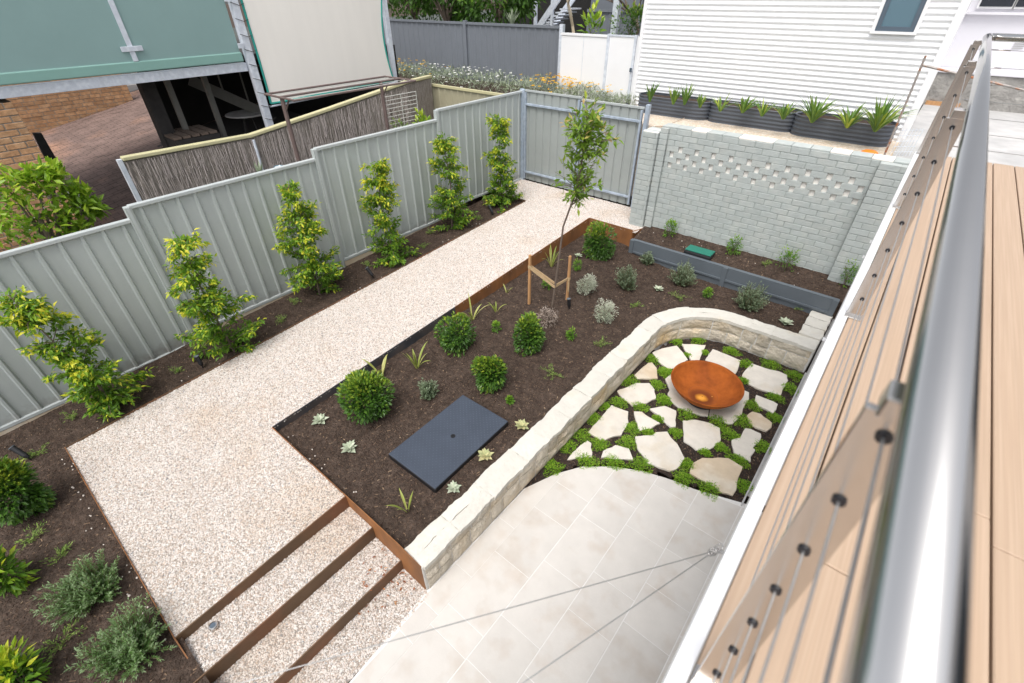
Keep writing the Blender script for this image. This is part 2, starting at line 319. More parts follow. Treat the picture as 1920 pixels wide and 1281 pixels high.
def leaf_object(name, pts, w, m, parent, v):
    """one strap-like leaf along a polyline, a mesh of its own"""
    vs = []; fs = []; n = len(pts)
    pts = [Vector([float(c) for c in p]) for p in pts]
    for i, p in enumerate(pts):
        d = (pts[min(i+1, n-1)]-pts[max(i-1, 0)]).normalized(); s = d.cross(Vector((0, 0, 1)))
        if s.length < .05: s = Vector((1, 0, 0))
        s.normalize(); t = i/(n-1); ww = w*(.55+.9*t if t < .5 else 1.0*(1-t)*2+.02)
        up = s.cross(d)
        vs += [p+s*ww/2, p-up*ww*.18, p-s*ww/2]
    for i in range(n-1):
        a = i*3; fs += [(a, a+1, a+4, a+3), (a+1, a+2, a+5, a+4)]
    me = bpy.data.meshes.new(name); me.from_pydata(vs, [], fs); me.materials.append(M[m]); me.update()
    a = me.attributes.new('v', 'FLOAT', 'FACE'); a.data.foreach_set('value', [min(1, max(0, v+R.uniform(-.12, .12))) for _ in fs])
    return link(name, me, parent)
def rnd_dirs(n, up=0.):
    d = NP.normal(size=(n, 3)); d[:, 2] += up; return d/np.linalg.norm(d, axis=1)[:, None]

def scatter(obj, coll, density, smin, smax, seed, flat=True):
    """real little stones / chips spread over the surface (geometry nodes, one stuff object)"""
    g = bpy.data.node_groups.new(obj.name+'_scatter', 'GeometryNodeTree')
    g.interface.new_socket('Geometry', in_out='INPUT', socket_type='NodeSocketGeometry'); g.interface.new_socket('Geometry', in_out='OUTPUT', socket_type='NodeSocketGeometry')
    N, Lk = g.nodes, g.links
    gi = N.new('NodeGroupInput'); go = N.new('NodeGroupOutput')
    dp = N.new('GeometryNodeDistributePointsOnFaces'); dp.inputs['Density'].default_value = density; dp.inputs['Seed'].default_value = seed
    ci = N.new('GeometryNodeCollectionInfo'); ci.inputs['Collection'].default_value = coll; ci.inputs['Separate Children'].default_value = True; ci.inputs['Reset Children'].default_value = True
    ip = N.new('GeometryNodeInstanceOnPoints'); ip.inputs['Pick Instance'].default_value = True
    rr = N.new('FunctionNodeRandomValue'); rr.data_type = 'FLOAT_VECTOR'
    a = .5 if flat else 3.14
    rr.inputs[0].default_value = (-a, -a, 0); rr.inputs[1].default_value = (a, a, 6.283)
    rs = N.new('FunctionNodeRandomValue'); rs.data_type = 'FLOAT'; rs.inputs[2].default_value = smin; rs.inputs[3].default_value = smax; rs.inputs['Seed'].default_value = 3
    Lk.new(gi.outputs[0], dp.inputs[0]); Lk.new(dp.outputs[0], ip.inputs['Points']); Lk.new(ci.outputs[0], ip.inputs['Instance'])
    Lk.new(rr.outputs[0], ip.inputs['Rotation']); Lk.new(rs.outputs[1], ip.inputs['Scale']); Lk.new(ip.outputs[0], go.inputs[0])
    md = obj.modifiers.new('scatter', 'NODES'); md.node_group = g
def pool(name, n, maker, m):
    c = bpy.data.collections.new(name)
    for i in range(n):
        b = maker(); me = bpy.data.meshes.new(name); me.from_pydata(b.v, [], b.f); me.materials.append(M[m]); me.update()
        if False: me.polygons.foreach_set('use_smooth', [True]*len(me.polygons))
        c.objects.link(bpy.data.objects.new(name, me))
    return c
def mk_pebble():
    b = B(); t = (1+5**.5)/2
    v = [Vector(q).normalized() for q in ((-1, t, 0), (1, t, 0), (-1, -t, 0), (1, -t, 0), (0, -1, t), (0, 1, t), (0, -1, -t), (0, 1, -t), (t, 0, -1), (t, 0, 1), (-t, 0, -1), (-t, 0, 1))]
    f = [(0, 11, 5), (0, 5, 1), (0, 1, 7), (0, 7, 10), (0, 10, 11), (1, 5, 9), (5, 11, 4), (11, 10, 2), (10, 7, 6), (7, 1, 8), (3, 9, 4), (3, 4, 2), (3, 2, 6), (3, 6, 8), (3, 8, 9), (4, 9, 5), (2, 4, 11), (6, 2, 10), (8, 6, 7), (9, 8, 1)]
    sx, sy, sz = R.uniform(.8, 1.25), R.uniform(.6, 1.), R.uniform(.45, .75)
    return b.add([(q.x*sx*R.uniform(.85, 1.15), q.y*sy*R.uniform(.85, 1.15), q.z*sz*R.uniform(.85, 1.1)) for q in v], f)
def mk_chip():
    b = B(); l, w_, h = R.uniform(.7, 1.6), R.uniform(.25, .5), R.uniform(.08, .2)
    vs = [(-l, -w_*R.uniform(.3, 1), 0), (l*R.uniform(.7, 1), -w_*R.uniform(.2, .8), 0), (l, w_*R.uniform(.2, .9), 0), (-l*R.uniform(.6, 1), w_, 0)]
    return b.add(vs+[(x*.95, y*.9, h) for x, y, z in vs], [(4, 5, 6, 7), (0, 1, 5, 4), (1, 2, 6, 5), (2, 3, 7, 6), (3, 0, 4, 7)])
PEB = pool('pebble_pool', 6, mk_pebble, 'pebble')
CHIP = pool('chip_pool', 6, mk_chip, 'chip')

# =================================================================== SETTING
g = B().add([(-250, -250, -1.05), (250, -250, -1.05), (250, 250, -1.05), (-250, 250, -1.05)], [(0, 1, 2, 3)]).build('ground', 'soil')
structure(g, 'dark earth lying under the whole property and its surroundings')

# --- garden beds
XL, XR, XS = .872, 2.394, 3.746               # path left edge, path right edge, top step riser
YN, YC, YF = -8.88, -7.36, -.96               # near edge of landing, bed corner, far end of bed
bed1 = grid_surface('garden_bed', [(0.03, -13), (4.6, -13), (4.6, YN+.05), (XL+.05, YN+.05), (XL+.05, YF), (.03, YF)], lambda x, y: zfence_bed(x, y)-(.0 if x < XS else .12*(x-XS)), 'soil', .06, .004)
structure(bed1, 'dark mulched bed running along the grey-green steel fence', 'garden bed')
def inner_mid(): return [(XR, YC), (4.57, YC), (4.57, -3.0), (4.62, -2.6), (4.78, -2.24), (5.06, -1.98), (5.4, -1.88), (6.36, -1.86), (6.36, -1.13), (3.3, -1.13), (XR, -1.13)]
def zmid_b(x, y): return zmid(x, min(y, -1.131))+.012*math.sin(3.1*x+1.3*y)*math.sin(2.3*y)
bed2 = grid_surface('garden_bed', [(XR+.004, YC+.01), (4.70, YC+.01), (4.7, -3.0), (4.78, -2.6), (4.98, -2.27), (5.25, -2.07), (5.6, -2.0), (6.5, -2.0), (6.5, -1.13), (3.42, -1.13), (3.42, YF), (XR+.004, YF)], zmid_b, 'soil', .08, .006)
structure(bed2, 'dark mulched bed between the gravel path and the curved limestone wall', 'garden bed')
bed3 = grid_surface('garden_bed', [(3.38, -1.10), (6.8, -1.10), (6.8, -.58), (3.38, -.58)], lambda x, y: zmid(x, max(y, -1.129)), 'soil', .06, .006)
structure(bed3, 'narrow raised mulch bed under the painted brick wall', 'garden bed')
bed4 = grid_surface('garden_bed', [(4.80, -6.05), (5.0, -5.5), (5.4, -5.05), (6.0, -4.85), (6.66, -4.72), (6.66, -2.06), (5.6, -2.06), (5.0, -2.3), (4.80, -3)], lambda x, y: ZP-.012, 'damp', .05, .006)
structure(bed4, 'black mulch bed between the stepping stones around the fire bowl', 'garden bed')
for o, dens, nm, lb in ((bed1, 1500, 'mulch', 'loose bark mulch chips strewn over the fence-side bed'), (bed2, 1900, 'mulch', 'loose bark mulch chips strewn over the middle bed'), (bed3, 1500, 'mulch', 'loose bark mulch chips strewn under the brick wall'), (bed4, 3200, 'mulch', 'loose bark mulch chips strewn between the stepping stones')):
    c = bpy.data.objects.new(nm, o.data); COL.objects.link(c); tag(c, lb, 'mulch', kind='stuff')
    scatter(c, CHIP, dens, .006, .017, R.randrange(999))

# --- gravel path, landing and steps
def zsl(x, y): return zgravel(y)-.012
RZ = [zgravel(YC), zgravel(YC)-.141, zgravel(YC)-.282, ZP]       # tread levels at the bed side
SX = [XS, 4.11, 4.479, 4.81]
pb = B()
def gq(b, x0, x1, y0, y1, zf):
    nx, ny = max(1, int((x1-x0)/.11)), max(1, int((y1-y0)/.11)); o = len(b.v)
    for j in range(ny+1):
        for i in range(nx+1):
            x, y = x0+(x1-x0)*i/nx, y0+(y1-y0)*j/ny; e = 0 if i in (0, nx) or j in (0, ny) else 1
            b.v.append((x, y, zf(x, y)+e*(.006*math.sin(2.1*x+1.7*y)*math.cos(1.3*y-.8*x)+R.uniform(-.006, .004))))
    b.f += [(o+j*(nx+1)+i, o+j*(nx+1)+i+1, o+(j+1)*(nx+1)+i+1, o+(j+1)*(nx+1)+i) for j in range(ny) for i in range(nx)]
def gq_flat(b, x0, x1, y0, y1, zf): b.add([(x0, y0, zf(x0, y0)), (x1, y0, zf(x1, y0)), (x1, y1, zf(x1, y1)), (x0, y1, zf(x0, y1))], [(0, 1, 2, 3)])
YE = YN-2.2                                     # how far the steps run out of frame
gq(pb, XL, XR, YC, YF, zsl); gq(pb, XL, XS, YN, YC, zsl); gq(pb, .02, 3.3, YF, -.02, zsl)
gq(pb, 3.3, 3.36, YF, -.55, zsl)
for i in range(3):
    zc = RZ[i+1]-(.02 if i < 2 else .004)
    gq(pb, SX[i], SX[i+1] if i < 2 else 4.84, YE if i > 0 else YN, YC, lambda x, y, zc=zc: zc)
path = pb.build('path', 'gravelbase'); structure(path, 'sandy bed under the gravel path, landing and steps', 'path')
gr = bpy.data.objects.new('gravel', path.data); COL.objects.link(gr); tag(gr, 'cream and pinkish pebble gravel covering the path, landing and steps', 'gravel', kind='stuff')
scatter(gr, PEB, 12500, .005, .0115, 5, flat=False)

b = B()
for i in range(95):
    side = R.random()
    if side < .45: x, y = XL-abs(R.gauss(0, .07))-.015, R.uniform(YN, YF); z = zfence_bed(x, y)+.006
    elif side < .7: x, y = R.uniform(XL, XS), YN-abs(R.gauss(0, .06))-.015; z = zfence_bed(x, y)+.006
    elif side < .85: x, y = R.uniform(XR+.02, XS), YC+abs(R.gauss(0, .06))+.015; z = zmid(x, y)+.01
    else: x, y = R.uniform(3.5, 6.4), R.uniform(-1.05, -.66); z = zmid(x, y)+.006
    p = mk_pebble(); k = R.uniform(.006, .011); b.add([(x+q[0]*k, y+q[1]*k, z+q[2]*k) for q in p.v], p.f)
tag(b.build('loose_pebbles', mat('loose_pebble', (.68, .61, .55), .75, .15, 30)), 'stray pale pebbles spilled from the path onto the mulch', 'pebbles', kind='stuff')
# --- steel edging
def edging(name, label, parts, cat='edging'):
    t = thing(name, label, cat, parts[0][1])
    for nm, a, b, h, m, th in parts:
        bb = B(); A, C = Vector(a), Vector(b); d = (C-A).normalized(); s = Vector((-d.y, d.x, 0)).normalized()*th/2
        bb.add([A-s-Vector((0, 0, h)), C-s-Vector((0, 0, h)), C+s-Vector((0, 0, h)), A+s-Vector((0, 0, h)), A-s, C-s, C+s, A+s], [(0, 3, 2, 1), (4, 5, 6, 7), (0, 1, 5, 4), (1, 2, 6, 5), (2, 3, 7, 6), (3, 0, 4, 7)])
        bb.build(nm, m, t)
    return t
ed = lambda x, y, o=.012: (x, y, zgravel(y)+o)
edging('steel_edging', 'thin rusty steel edging between fence-side bed and gravel path', [('strip', ed(XL, YN), ed(XL, YF), .1, 'corten_brown', .006), ('strip', ed(XL, YF), ed(.05, YF), .1, 'corten_brown', .006), ('strip', ed(XL, YN), ed(XS, YN), .1, 'corten', .006)])
edging('steel_edging', 'steel path edging along middle bed, dark near end and rusty far end', [('plate', ed(XR, YC), ed(XR, -4.55), .30, 'mill', .008), ('plate', ed(XR, -4.55), ed(XR, YF, .03), .42, 'corten', .009), ('plate', ed(XR, YF, .03), (3.30, YF, zgravel(YF)+.03), .45, 'corten', .009), ('plate', (3.30, YF, -.02), (3.42, -.62, -.02), .3, 'corten', .009), ('strip', ed(XR, YC), ed(XS, YC), .1, 'corten', .006)])
st = thing('garden_steps', 'corten steel framed steps filled with pebble gravel going down to the patio', 'steps', (XS, YC, ZP))
for i in range(3):
    bb = B(); z1 = RZ[i]+(.005 if i else .012); z0 = RZ[i+1]-.05; y0 = YN if i == 0 else YE
    if i == 0:
        x = SX[i]; bb.add([(x, y0, z0-.07), (x, YC, z0), (x, YC, z1), (x, y0, zgravel(YN)+.012), (x+.01, y0, z0-.07), (x+.01, YC, z0), (x+.01, YC, z1), (x+.01, y0, zgravel(YN)+.012)], [(0, 1, 2, 3), (7, 6, 5, 4), (3, 2, 6, 7), (0, 4, 5, 1), (0, 3, 7, 4), (1, 5, 6, 2)])
    else: bb.box(SX[i], SX[i]+.01, YE, YC, z0, z1)
    bb.build('riser', 'corten_brown', st)
zt = -.352
bb = B()
for y in (YC-.004, YC+.004): bb.add([(XS-.0, y, ZP-.05), (4.79, y, ZP-.05), (4.79, y, -.375), (4.5, y, zgravel(YC)+.012), (XS-.0, y, zgravel(YC)+.012)], [])
bb.f = [(0, 1, 2, 3, 4), (9, 8, 7, 6, 5), (0, 5, 6, 1), (1, 6, 7, 2), (2, 7, 8, 3), (3, 8, 9, 4), (4, 9, 5, 0)]
bb.build('side_plate', 'corten', st)
bb = B().add([(XS, YN, -.7), (4.3, YN, -.9), (4.9, YN-.0, -.9), (4.9, YN, -.72), (XS, YN, zgravel(YN)+.012)], [(0, 1, 2, 3, 4)])
bb = B()
for y in (YN-.004, YN+.004): bb.add([(XS, y, -.85), (5.0, y, -.95), (5.0, y, -.86), (XS, y, zgravel(YN)+.014)], [])
bb.f = [(0, 1, 2, 3), (7, 6, 5, 4), (0, 4, 5, 1), (1, 5, 6, 2), (2, 6, 7, 3), (3, 7, 4, 0)]
bb.build('side_plate', 'corten', st)
P = atz(400, 1174, RZ[1])
t = thing('step_light', 'round metal light set in the gravel of the top step', 'light', P)
B().lathe([(0, .006), (.022, .007), (.03, .006), (.034, 0), (.034, -.03)], (P[0], P[1], RZ[1]+.006), 24).build('body', 'stainlessdull', t)
B().lathe([(0, .009), (.021, .009)], (P[0], P[1], RZ[1]+.006), 20).build('lens', 'frame', t)
# dry leaves blown onto the steps
n = 90; cen = [(785, 1060), (730, 1050), (735, 1040), (760, 1085), (745, 1100), (705, 1135), (690, 1090)]
pts = []
for i in range(n):
    c = R.choice(cen); q = atz(c[0]+R.gauss(0, 14), c[1]+R.gauss(0, 14), -.6)
    zz = RZ[1] if q[0] < SX[1] else RZ[2] if q[0] < SX[2] else ZP
    q = atz(c[0]+R.gauss(0, 14), c[1]+R.gauss(0, 14), zz+.01)
    zz = RZ[1] if q[0] < SX[1] else RZ[2] if q[0] < SX[2] else ZP
    if q[1] < YC-.02 and q[0] < 4.8: pts.append((q[0], q[1], zz+.008))
o = leaf_mesh('leaf_litter', pts, np.column_stack([NP.normal(size=(len(pts), 2)), np.zeros(len(pts))+.1]), NP.uniform(.02, .05, len(pts)), NP.uniform(.01, .018, len(pts)), NP.uniform(0, 1, len(pts)), 'litter', None, -.1)
tag(o, 'reddish dry leaves blown into the corner of the gravel steps', 'dry leaves')

# --- patio of travertine tiles
pat = B().add([(4.86, -13, ZP-.0018), (12, -13, ZP-.0018), (12, -4.6, ZP-.0018), (6.7, -4.70, ZP-.0018), (6.23, -4.86, ZP-.0018), (5.7, -4.99, ZP-.0018), (5.41, -5.14, ZP-.0018), (5.13, -5.37, ZP-.0018), (4.96, -5.63, ZP-.0018), (4.81, -6.0, ZP-.0018), (4.80, -7.35, ZP-.0018), (4.86, -8.4, ZP-.0018)], [tuple(range(12))]).build('patio', 'grout')
structure(pat, 'pale travertine tiled patio beside the limestone wall', 'patio')
structure(B().add([(6.66, -4.6, ZP-.004), (12, -4.6, ZP-.004), (12, -.4, ZP-.004), (6.66, -.4, ZP-.004)], [(0, 1, 2, 3)]).build('undercroft_slab', 'concrete'), 'concrete slab in the shade below the deck', 'slab')
ARC = [(4.81, -6.0), (4.96, -5.63), (5.13, -5.37), (5.41, -5.14), (5.7, -4.99), (5.95, -4.91), (6.23, -4.86), (6.44, -4.81), (6.66, -4.77), (8.2, -4.6)]
def arc_y(x):
    for (x0, y0), (x1, y1) in zip(ARC, ARC[1:]):
        if x <= x1: return y0+(y1-y0)*(x-x0)/(x1-x0)
    return ARC[-1][1]
def clip_tile(x0, x1, y0, y1):
    if x0 < 4.815: x0 = 4.815 if y1 > YC else x0
    top = [(x, min(y1, arc_y(x)-.004)) for x in np.linspace(x0, x1, 7)]
    top = [q for q in top if q[1] > y0+.01]
    if len(top) < 2: return None
    if all(abs(q[1]-y1) < 1e-6 for q in top): top = [top[0], top[-1]]
    return [(top[0][0], y0), (top[-1][0], y0)]+[(float(a), float(b)) for a, b in reversed(top)]
ROW = {0: (4.615, [-5.2, -5.61, -6.42, -7.03, -7.44, -7.72, -8.33, -8.94, -9.35, -9.96, -10.5]),
       1: (5.02, [-4.8, -5.71, -6.10, -6.71, -7.32, -7.53, -8.14, -8.75, -9.16, -9.8, -10.5]),
       2: (5.43, [-4.8, -5.47, -5.88, -6.49, -7.10, -7.52, -8.13, -8.74, -9.15, -9.8, -10.5]),
       3: (5.84, [-4.6, -5.08, -5.69, -6.29, -6.70, -7.31, -7.72, -8.33, -8.94, -9.55, -10.5]),
       4: (6.25, [-4.5, -5.28, -5.67, -6.08, -6.49, -7.10, -7.71, -8.12, -8.73, -9.34, -10.5]),
       5: (6.66, [-4.5, -5.08, -5.69, -6.3, -6.9, -7.5, -8.1, -8.7, -9.3, -10.5])}
for k, (x0, ys) in ROW.items():
    for a, b in zip(ys, ys[1:]):
        if k == 0 and b < YC-.0 and a > YC: pass
        xx0 = x0+.004
        if k == 0:
            if a <= -5.9 and b >= YC-.3 and a > YC: xx0 = 4.82
            elif a <= YC: xx0 = 4.845+.06*max(0, (YC-a))*.8
            else: xx0 = 4.82
        pl = clip_tile(xx0, x0+.406, b+.003, a-.003)
        if pl:
            B().prism(pl, ZP-.010, ZP+R.uniform(-.0005, .0012)).build('tile', 'travertine', pat, bevel=.0012, seg=1)

# --- stepping stones
ZS = ZP+.012
stones = thing('stepping_stone_paving', 'irregular cream limestone flagstones set in mulch around the fire bowl', 'paving', (5.75, -3.5, ZP))
r1 = lambda q: (1000+q[0]/4.577, 620+q[1]/4.577)
r2 = lambda q: (1240+q[0]/6.857, 620+q[1]/6.857)
r3 = lambda q: (1240+q[0]/6.742, 770+q[1]/6.742)
rp = lambda q: q
FL = [(r1, 'flag', [(720, 515), (800, 485), (880, 447), (995, 447), (1040, 500), (1055, 580), (975, 620), (850, 640), (760, 570)]),
      (r1, 'flagtan', [(868, 380), (925, 325), (985, 275), (1020, 272), (1060, 320), (1068, 410), (890, 412)]),
      (r1, 'flag', [(672, 635), (740, 665), (815, 690), (818, 790), (755, 895), (680, 905), (600, 948), (540, 910), (470, 870), (560, 765)]),
      (r1, 'flag', [(865, 692), (930, 695), (1000, 745), (1090, 795), (1000, 845), (905, 860), (880, 770)]),
      (rp, 'flag', [(1218, 766), (1247, 761), (1268, 770), (1267, 800), (1258, 801), (1243, 788), (1232, 776)]),
      (r1, 'flag', [(290, 1105), (340, 1040), (400, 985), (465, 940), (500, 965), (505, 1080), (400, 1085)]),
      (r1, 'flag', [(582, 1085), (600, 1030), (705, 980), (820, 1010), (860, 1105), (720, 1100)]),
      (rp, 'flag', [(1191, 818), (1223, 816), (1230, 810), (1251, 809), (1258, 820), (1270, 832), (1279, 850), (1284, 859), (1277, 871), (1268, 880), (1256, 883), (1215, 869), (1195, 840)]),
      (rp, 'flag', [(1223, 661), (1242, 653), (1269, 648), (1280, 660), (1290, 674), (1265, 690), (1252, 692), (1236, 679)]),
      (r2, 'flag', [(260, 170), (400, 172), (570, 185), (545, 240), (490, 385), (390, 385), (320, 270)]),
      (r2, 'flag', [(660, 235), (830, 300), (1020, 380), (985, 500), (950, 560), (700, 470), (565, 372)]),
      (r2, 'flag', [(1165, 420), (1280, 460), (1400, 500), (1510, 520), (1620, 570), (1630, 640), (1580, 730), (1535, 835), (1290, 760), (1130, 690), (1040, 580), (1070, 520)]),
      (r2, 'flag', [(1220, 825), (1360, 880), (1500, 945), (1480, 1010), (1440, 1065), (1350, 1010), (1250, 970), (1205, 890)]),
      (r3, 'flagtan', [(1080, 60), (1150, 10), (1260, 40), (1400, 150), (1395, 210), (1330, 260), (1190, 210), (1110, 150)]),
      (r2, 'flag', [(50, 620), (150, 540), (330, 520), (560, 640), (640, 800), (600, 1100), (490, 1080), (370, 1050), (220, 980), (90, 880), (80, 810), (110, 760)]),
      (r2, 'flag', [(580, 640), (900, 640), (1060, 760), (1130, 790), (1130, 880), (1050, 1000), (1040, 1060), (980, 1140), (920, 1195), (860, 1195), (760, 1150), (615, 1100), (655, 800)]),
      (r3, 'flag', [(275, 120), (430, 110), (610, 150), (740, 215), (755, 370), (660, 460), (570, 510), (440, 490), (285, 380), (280, 240)]),
      (r3, 'flag', [(890, 370), (1000, 340), (1060, 220), (1130, 230), (1260, 290), (1250, 370), (1160, 470), (1190, 500), (1130, 580), (1130, 645), (1020, 590), (920, 530)]),
      (r3, 'flagtan', [(360, 790), (400, 660), (520, 595), (850, 600), (1030, 710), (970, 860), (950, 1000), (905, 1070), (760, 1030), (640, 940), (540, 890)])]
for fn, m, pl in FL:
    q = [atz(*fn(p), ZS)[:2] for p in pl]; out = []
    for i in range(len(q)):                       # roughen the broken edges
        a, b = np.array(q[i]), np.array(q[(i+1) % len(q)]); n = max(1, int(np.linalg.norm(b-a)/.05))
        for k in range(n):
            pnt = a+(b-a)*k/n
            if k: pnt = pnt+NP.normal(size=2)*.004
            out.append((float(pnt[0]), float(pnt[1])))
    B().prism(out, ZP-.03, ZS+R.uniform(-.003, .003)).build('flagstone', m, stones, bevel=.004, seg=1)

tag(B().box(6.642, 6.66, -4.76, -2.12, ZP-.1, ZP+.02).build('kerb', 'concrete', bevel=.004), 'thin pale concrete kerb between the mulch and the deck edge', 'kerb', kind='structure')
# --- limestone retaining wall
def wpath(s):
    s1 = 4.36; s2 = math.pi/2*.87
    if s < s1: return 4.81, YC+s, -1., 0.
    s -= s1
    if s < s2:
        a = math.pi-s/.87; return 5.68+.87*math.cos(a), -3.0+.87*math.sin(a), math.cos(a), math.sin(a)
    s -= s2; return 5.68+s, -2.13+.02*s, 0., 1.
WL = 4.36+math.pi/2*.87+.95
ZT = -.367
def wp(s, off, z):
    x, y, nx, ny = wpath(s); return (x+nx*off, y+ny*off, z)
wall = thing('stone_wall', 'curved low limestone retaining wall with pale rough capstones', 'wall', (4.81, YC, ZP))
b = B(); ns = 90
for i in range(ns+1):
    s = WL*i/ns; b.v += [wp(s, .012, ZP-.1), wp(s, .012, ZT-.02), wp(s, .235, ZT-.02), wp(s, .235, ZP-.1)]
for i in range(ns):
    for k in range(3): b.f.append((i*4+k, i*4+k+1, i*4+k+5, i*4+k+4))
b.f += [(3, 2, 1, 0), (ns*4, ns*4+1, ns*4+2, ns*4+3)]
b.build('mortar_core', 'mortar', wall)
B().box(4.565, 4.80, YC+.006, YC+.016, ZP-.05, ZT-.012).build('end_render', 'mortar', wall)
def face_stone(s0, s1, z0, z1, rough):
    nx = max(4, int((s1-s0)/.035)); ny = max(3, int((z1-z0)/.035)); vs = []; fs = []
    ph = R.uniform(0, 9); 
    for j in range(ny+1):
        for i in range(nx+1):
            u, v = i/nx, j/ny; e = min(u, 1-u, v*1.2, (1-v)*1.2)*2
            o = .004-(.010+rough*(.5+.5*math.sin(ph+7*u+3*v)*math.cos(ph*2+5*v-4*u)))*min(1, e*1.7)-R.uniform(0, .005)*rough*30*min(1, e*2)
            cu = .012*(R.random()-.5) if i in (0, nx) else 0; cv = .012*(R.random()-.5) if j in (0, ny) else 0
            vs.append(wp(s0+(s1-s0)*u+cu, o, z0+(z1-z0)*v+cv))
    for j in range(ny):
        for i in range(nx): a = j*(nx+1)+i; fs.append((a, a+1, a+nx+2, a+nx+1))
    rim = [i for i in range(nx+1)]+[(j+1)*(nx+1)-1 for j in range(1, ny+1)]+[ny*(nx+1)+i for i in range(nx-1, -1, -1)]+[j*(nx+1) for j in range(ny-1, 0, -1)]
    base = len(vs)
    for k in rim:
        p = vs[k]; vs.append(p)
    # skirt pushed into the mortar
    for q, k in enumerate(rim):
        i, j = k % (nx+1), k//(nx+1); vs[base+q] = wp(s0+(s1-s0)*i/nx, .03, z0+(z1-z0)*j/ny)
    m = len(rim)
    for q in range(m): fs.append((rim[q], base+q, base+(q+1) % m, rim[(q+1) % m]))
    B().add(vs, [f[::-1] for f in fs]).build('stone', 'limestone', wall)
s = .02
while s < WL-.05:
    L = min(R.uniform(.26, .55), WL-s); zs = R.choice([[0, .19, .385], [0, .15, .385], [0, .23, .385], [0, .13, .26, .385], [0, .385*.62, .385]])
    for a, c in zip(zs, zs[1:]):
        cuts = [0, L] if (L < .36 or R.random() < .45) else [0, L*R.uniform(.4, .6), L]
        if L < .3 and R.random() < .2: cuts = [0, L*.5, L]
        for u0, u1 in zip(cuts, cuts[1:]):
            face_stone(s+u0+.008, s+u1-.008, ZP+a+.006, ZP+c-.008 if c < .385 else ZT-.022, R.uniform(.004, .018))
    s += L
def cap_stone(f, s0, s1, o0, o1, z, m='limecap', parent=wall, name='capstone'):
    nx = max(4, int((s1-s0)/.035)); ny = 7; vs = []; fs = []; ph = R.uniform(0, 9); tz = R.uniform(-.003, .004); tl = R.uniform(-.005, .005)
    for j in range(ny+1):
        for i in range(nx+1):
            u, v = i/nx, j/ny
            oo = o0+(o1-o0)*v+(R.uniform(-.005, .005)+.006*math.sin(ph+7*u) if j in (0, ny) else 0); ss = s0+(s1-s0)*u+(R.uniform(-.003, .003) if i in (0, nx) else 0)
            e = min(1, min(u, 1-u)*nx, min(v, 1-v)*ny)
            vs.append(f(ss, oo, z+tz+tl*(u-.5)-.005*(1-e)*R.uniform(.2, 1)+.003*math.sin(ph+6*u)*math.cos(5*v+ph)+R.uniform(-.0018, .0018)))
    N1 = len(vs)
    for j in range(ny+1):
        for i in range(nx+1):
            q = vs[j*(nx+1)+i]; vs.append((q[0], q[1], z-.05))
    for j in range(ny):
        for i in range(nx): a = j*(nx+1)+i; fs.append((a, a+1, a+nx+2, a+nx+1))
    rim = [i for i in range(nx+1)]+[(j+1)*(nx+1)-1 for j in range(1, ny+1)]+[ny*(nx+1)+i for i in range(nx-1, -1, -1)]+[j*(nx+1) for j in range(ny-1, 0, -1)]
    for q in range(len(rim)):
        a, c = rim[q], rim[(q+1) % len(rim)]; fs.append((a, N1+a, N1+c, c))
    o = B().add(vs, fs).build(name, m, parent); return o
s = 0.012
while s < WL-.25:
    L = R.uniform(.3, .55)
    if WL-s-L < .25: L = WL-s
    w_ = R.uniform(-.01, .012)
    if R.random() < .22: cap_stone(wp, s+.001, s+L-.001, -.012, .12, ZT); cap_stone(wp, s+.001, s+L-.001, .122, .245+w_, ZT)
    else: cap_stone(wp, s+.001, s+L-.001, -.012, .245+w_, ZT)
    s += L
ret = thing('stone_wall', 'short straight limestone wall return beside the deck edge', 'wall', (6.5, -1.5, ZT))
B().box(6.39, 6.64, -1.9, -1.14, ZP-.1, ZT-.03).build('mortar_core', 'mortar', ret)
fy = lambda s, o, z: (6.37+o, s, z)
for a, c in ((-1.88, -1.62), (-1.61, -1.36), (-1.35, -1.15)): cap_stone(lambda s, o, z: (6.37+o, s, z), a+.003, c-.003, 0, .27, ZT+.03, parent=ret)

# --- brick retaining wall
bw = thing('brick_wall', 'sage green painted brick wall with a band of open vent slots', 'wall', (3.1, -.6, 0))
CH = .0862; Z0 = -.06; NC = 20
def brick(x0, x1, z0, z1, yf, dep=.09, m='sage', parent=bw, jit=.0022):
    y = yf+R.uniform(-jit, jit)
    B().box(x0, x1, y, yf+dep, z0, z1).build('brick', m, parent, bevel=.003, seg=1)
YW = -.61
B().box(3.42, 6.40, YW+.0055, YW+.10, Z0, Z0+13*CH).build('mortar_bed', 'sagemortar', bw)
B().box(3.42, 6.40, YW+.0055, YW+.10, Z0+17*CH, Z0+NC*CH-.004).build('mortar_bed', 'sagemortar', bw)
B().box(3.42, 6.40, YW+.034, YW+.24, Z0+12.5*CH, Z0+17.5*CH).build('rear_skin', 'ventback', bw)
for c in range(NC):
    z0 = Z0+c*CH+.004; z1 = z0+CH-.009; vent = 13 <= c <= 16
    if vent:
        pitch = .268; x = 3.50-(.134 if c % 2 else 0)
        while x < 6.36:
            a, e = max(x, 3.50), min(x+.200, 6.36)
            if e-a > .04: brick(a, e, z0-.003, z1+.004, YW, .033)
            x += pitch
    else:
        x = 3.50-(.12 if c % 2 else 0)
        while x < 6.36:
            a, e = max(x, 3.50), min(x+.231, 6.36)
            if e-a > .03: brick(a+.003, e-.003, z0, z1, YW)
            x += .2405
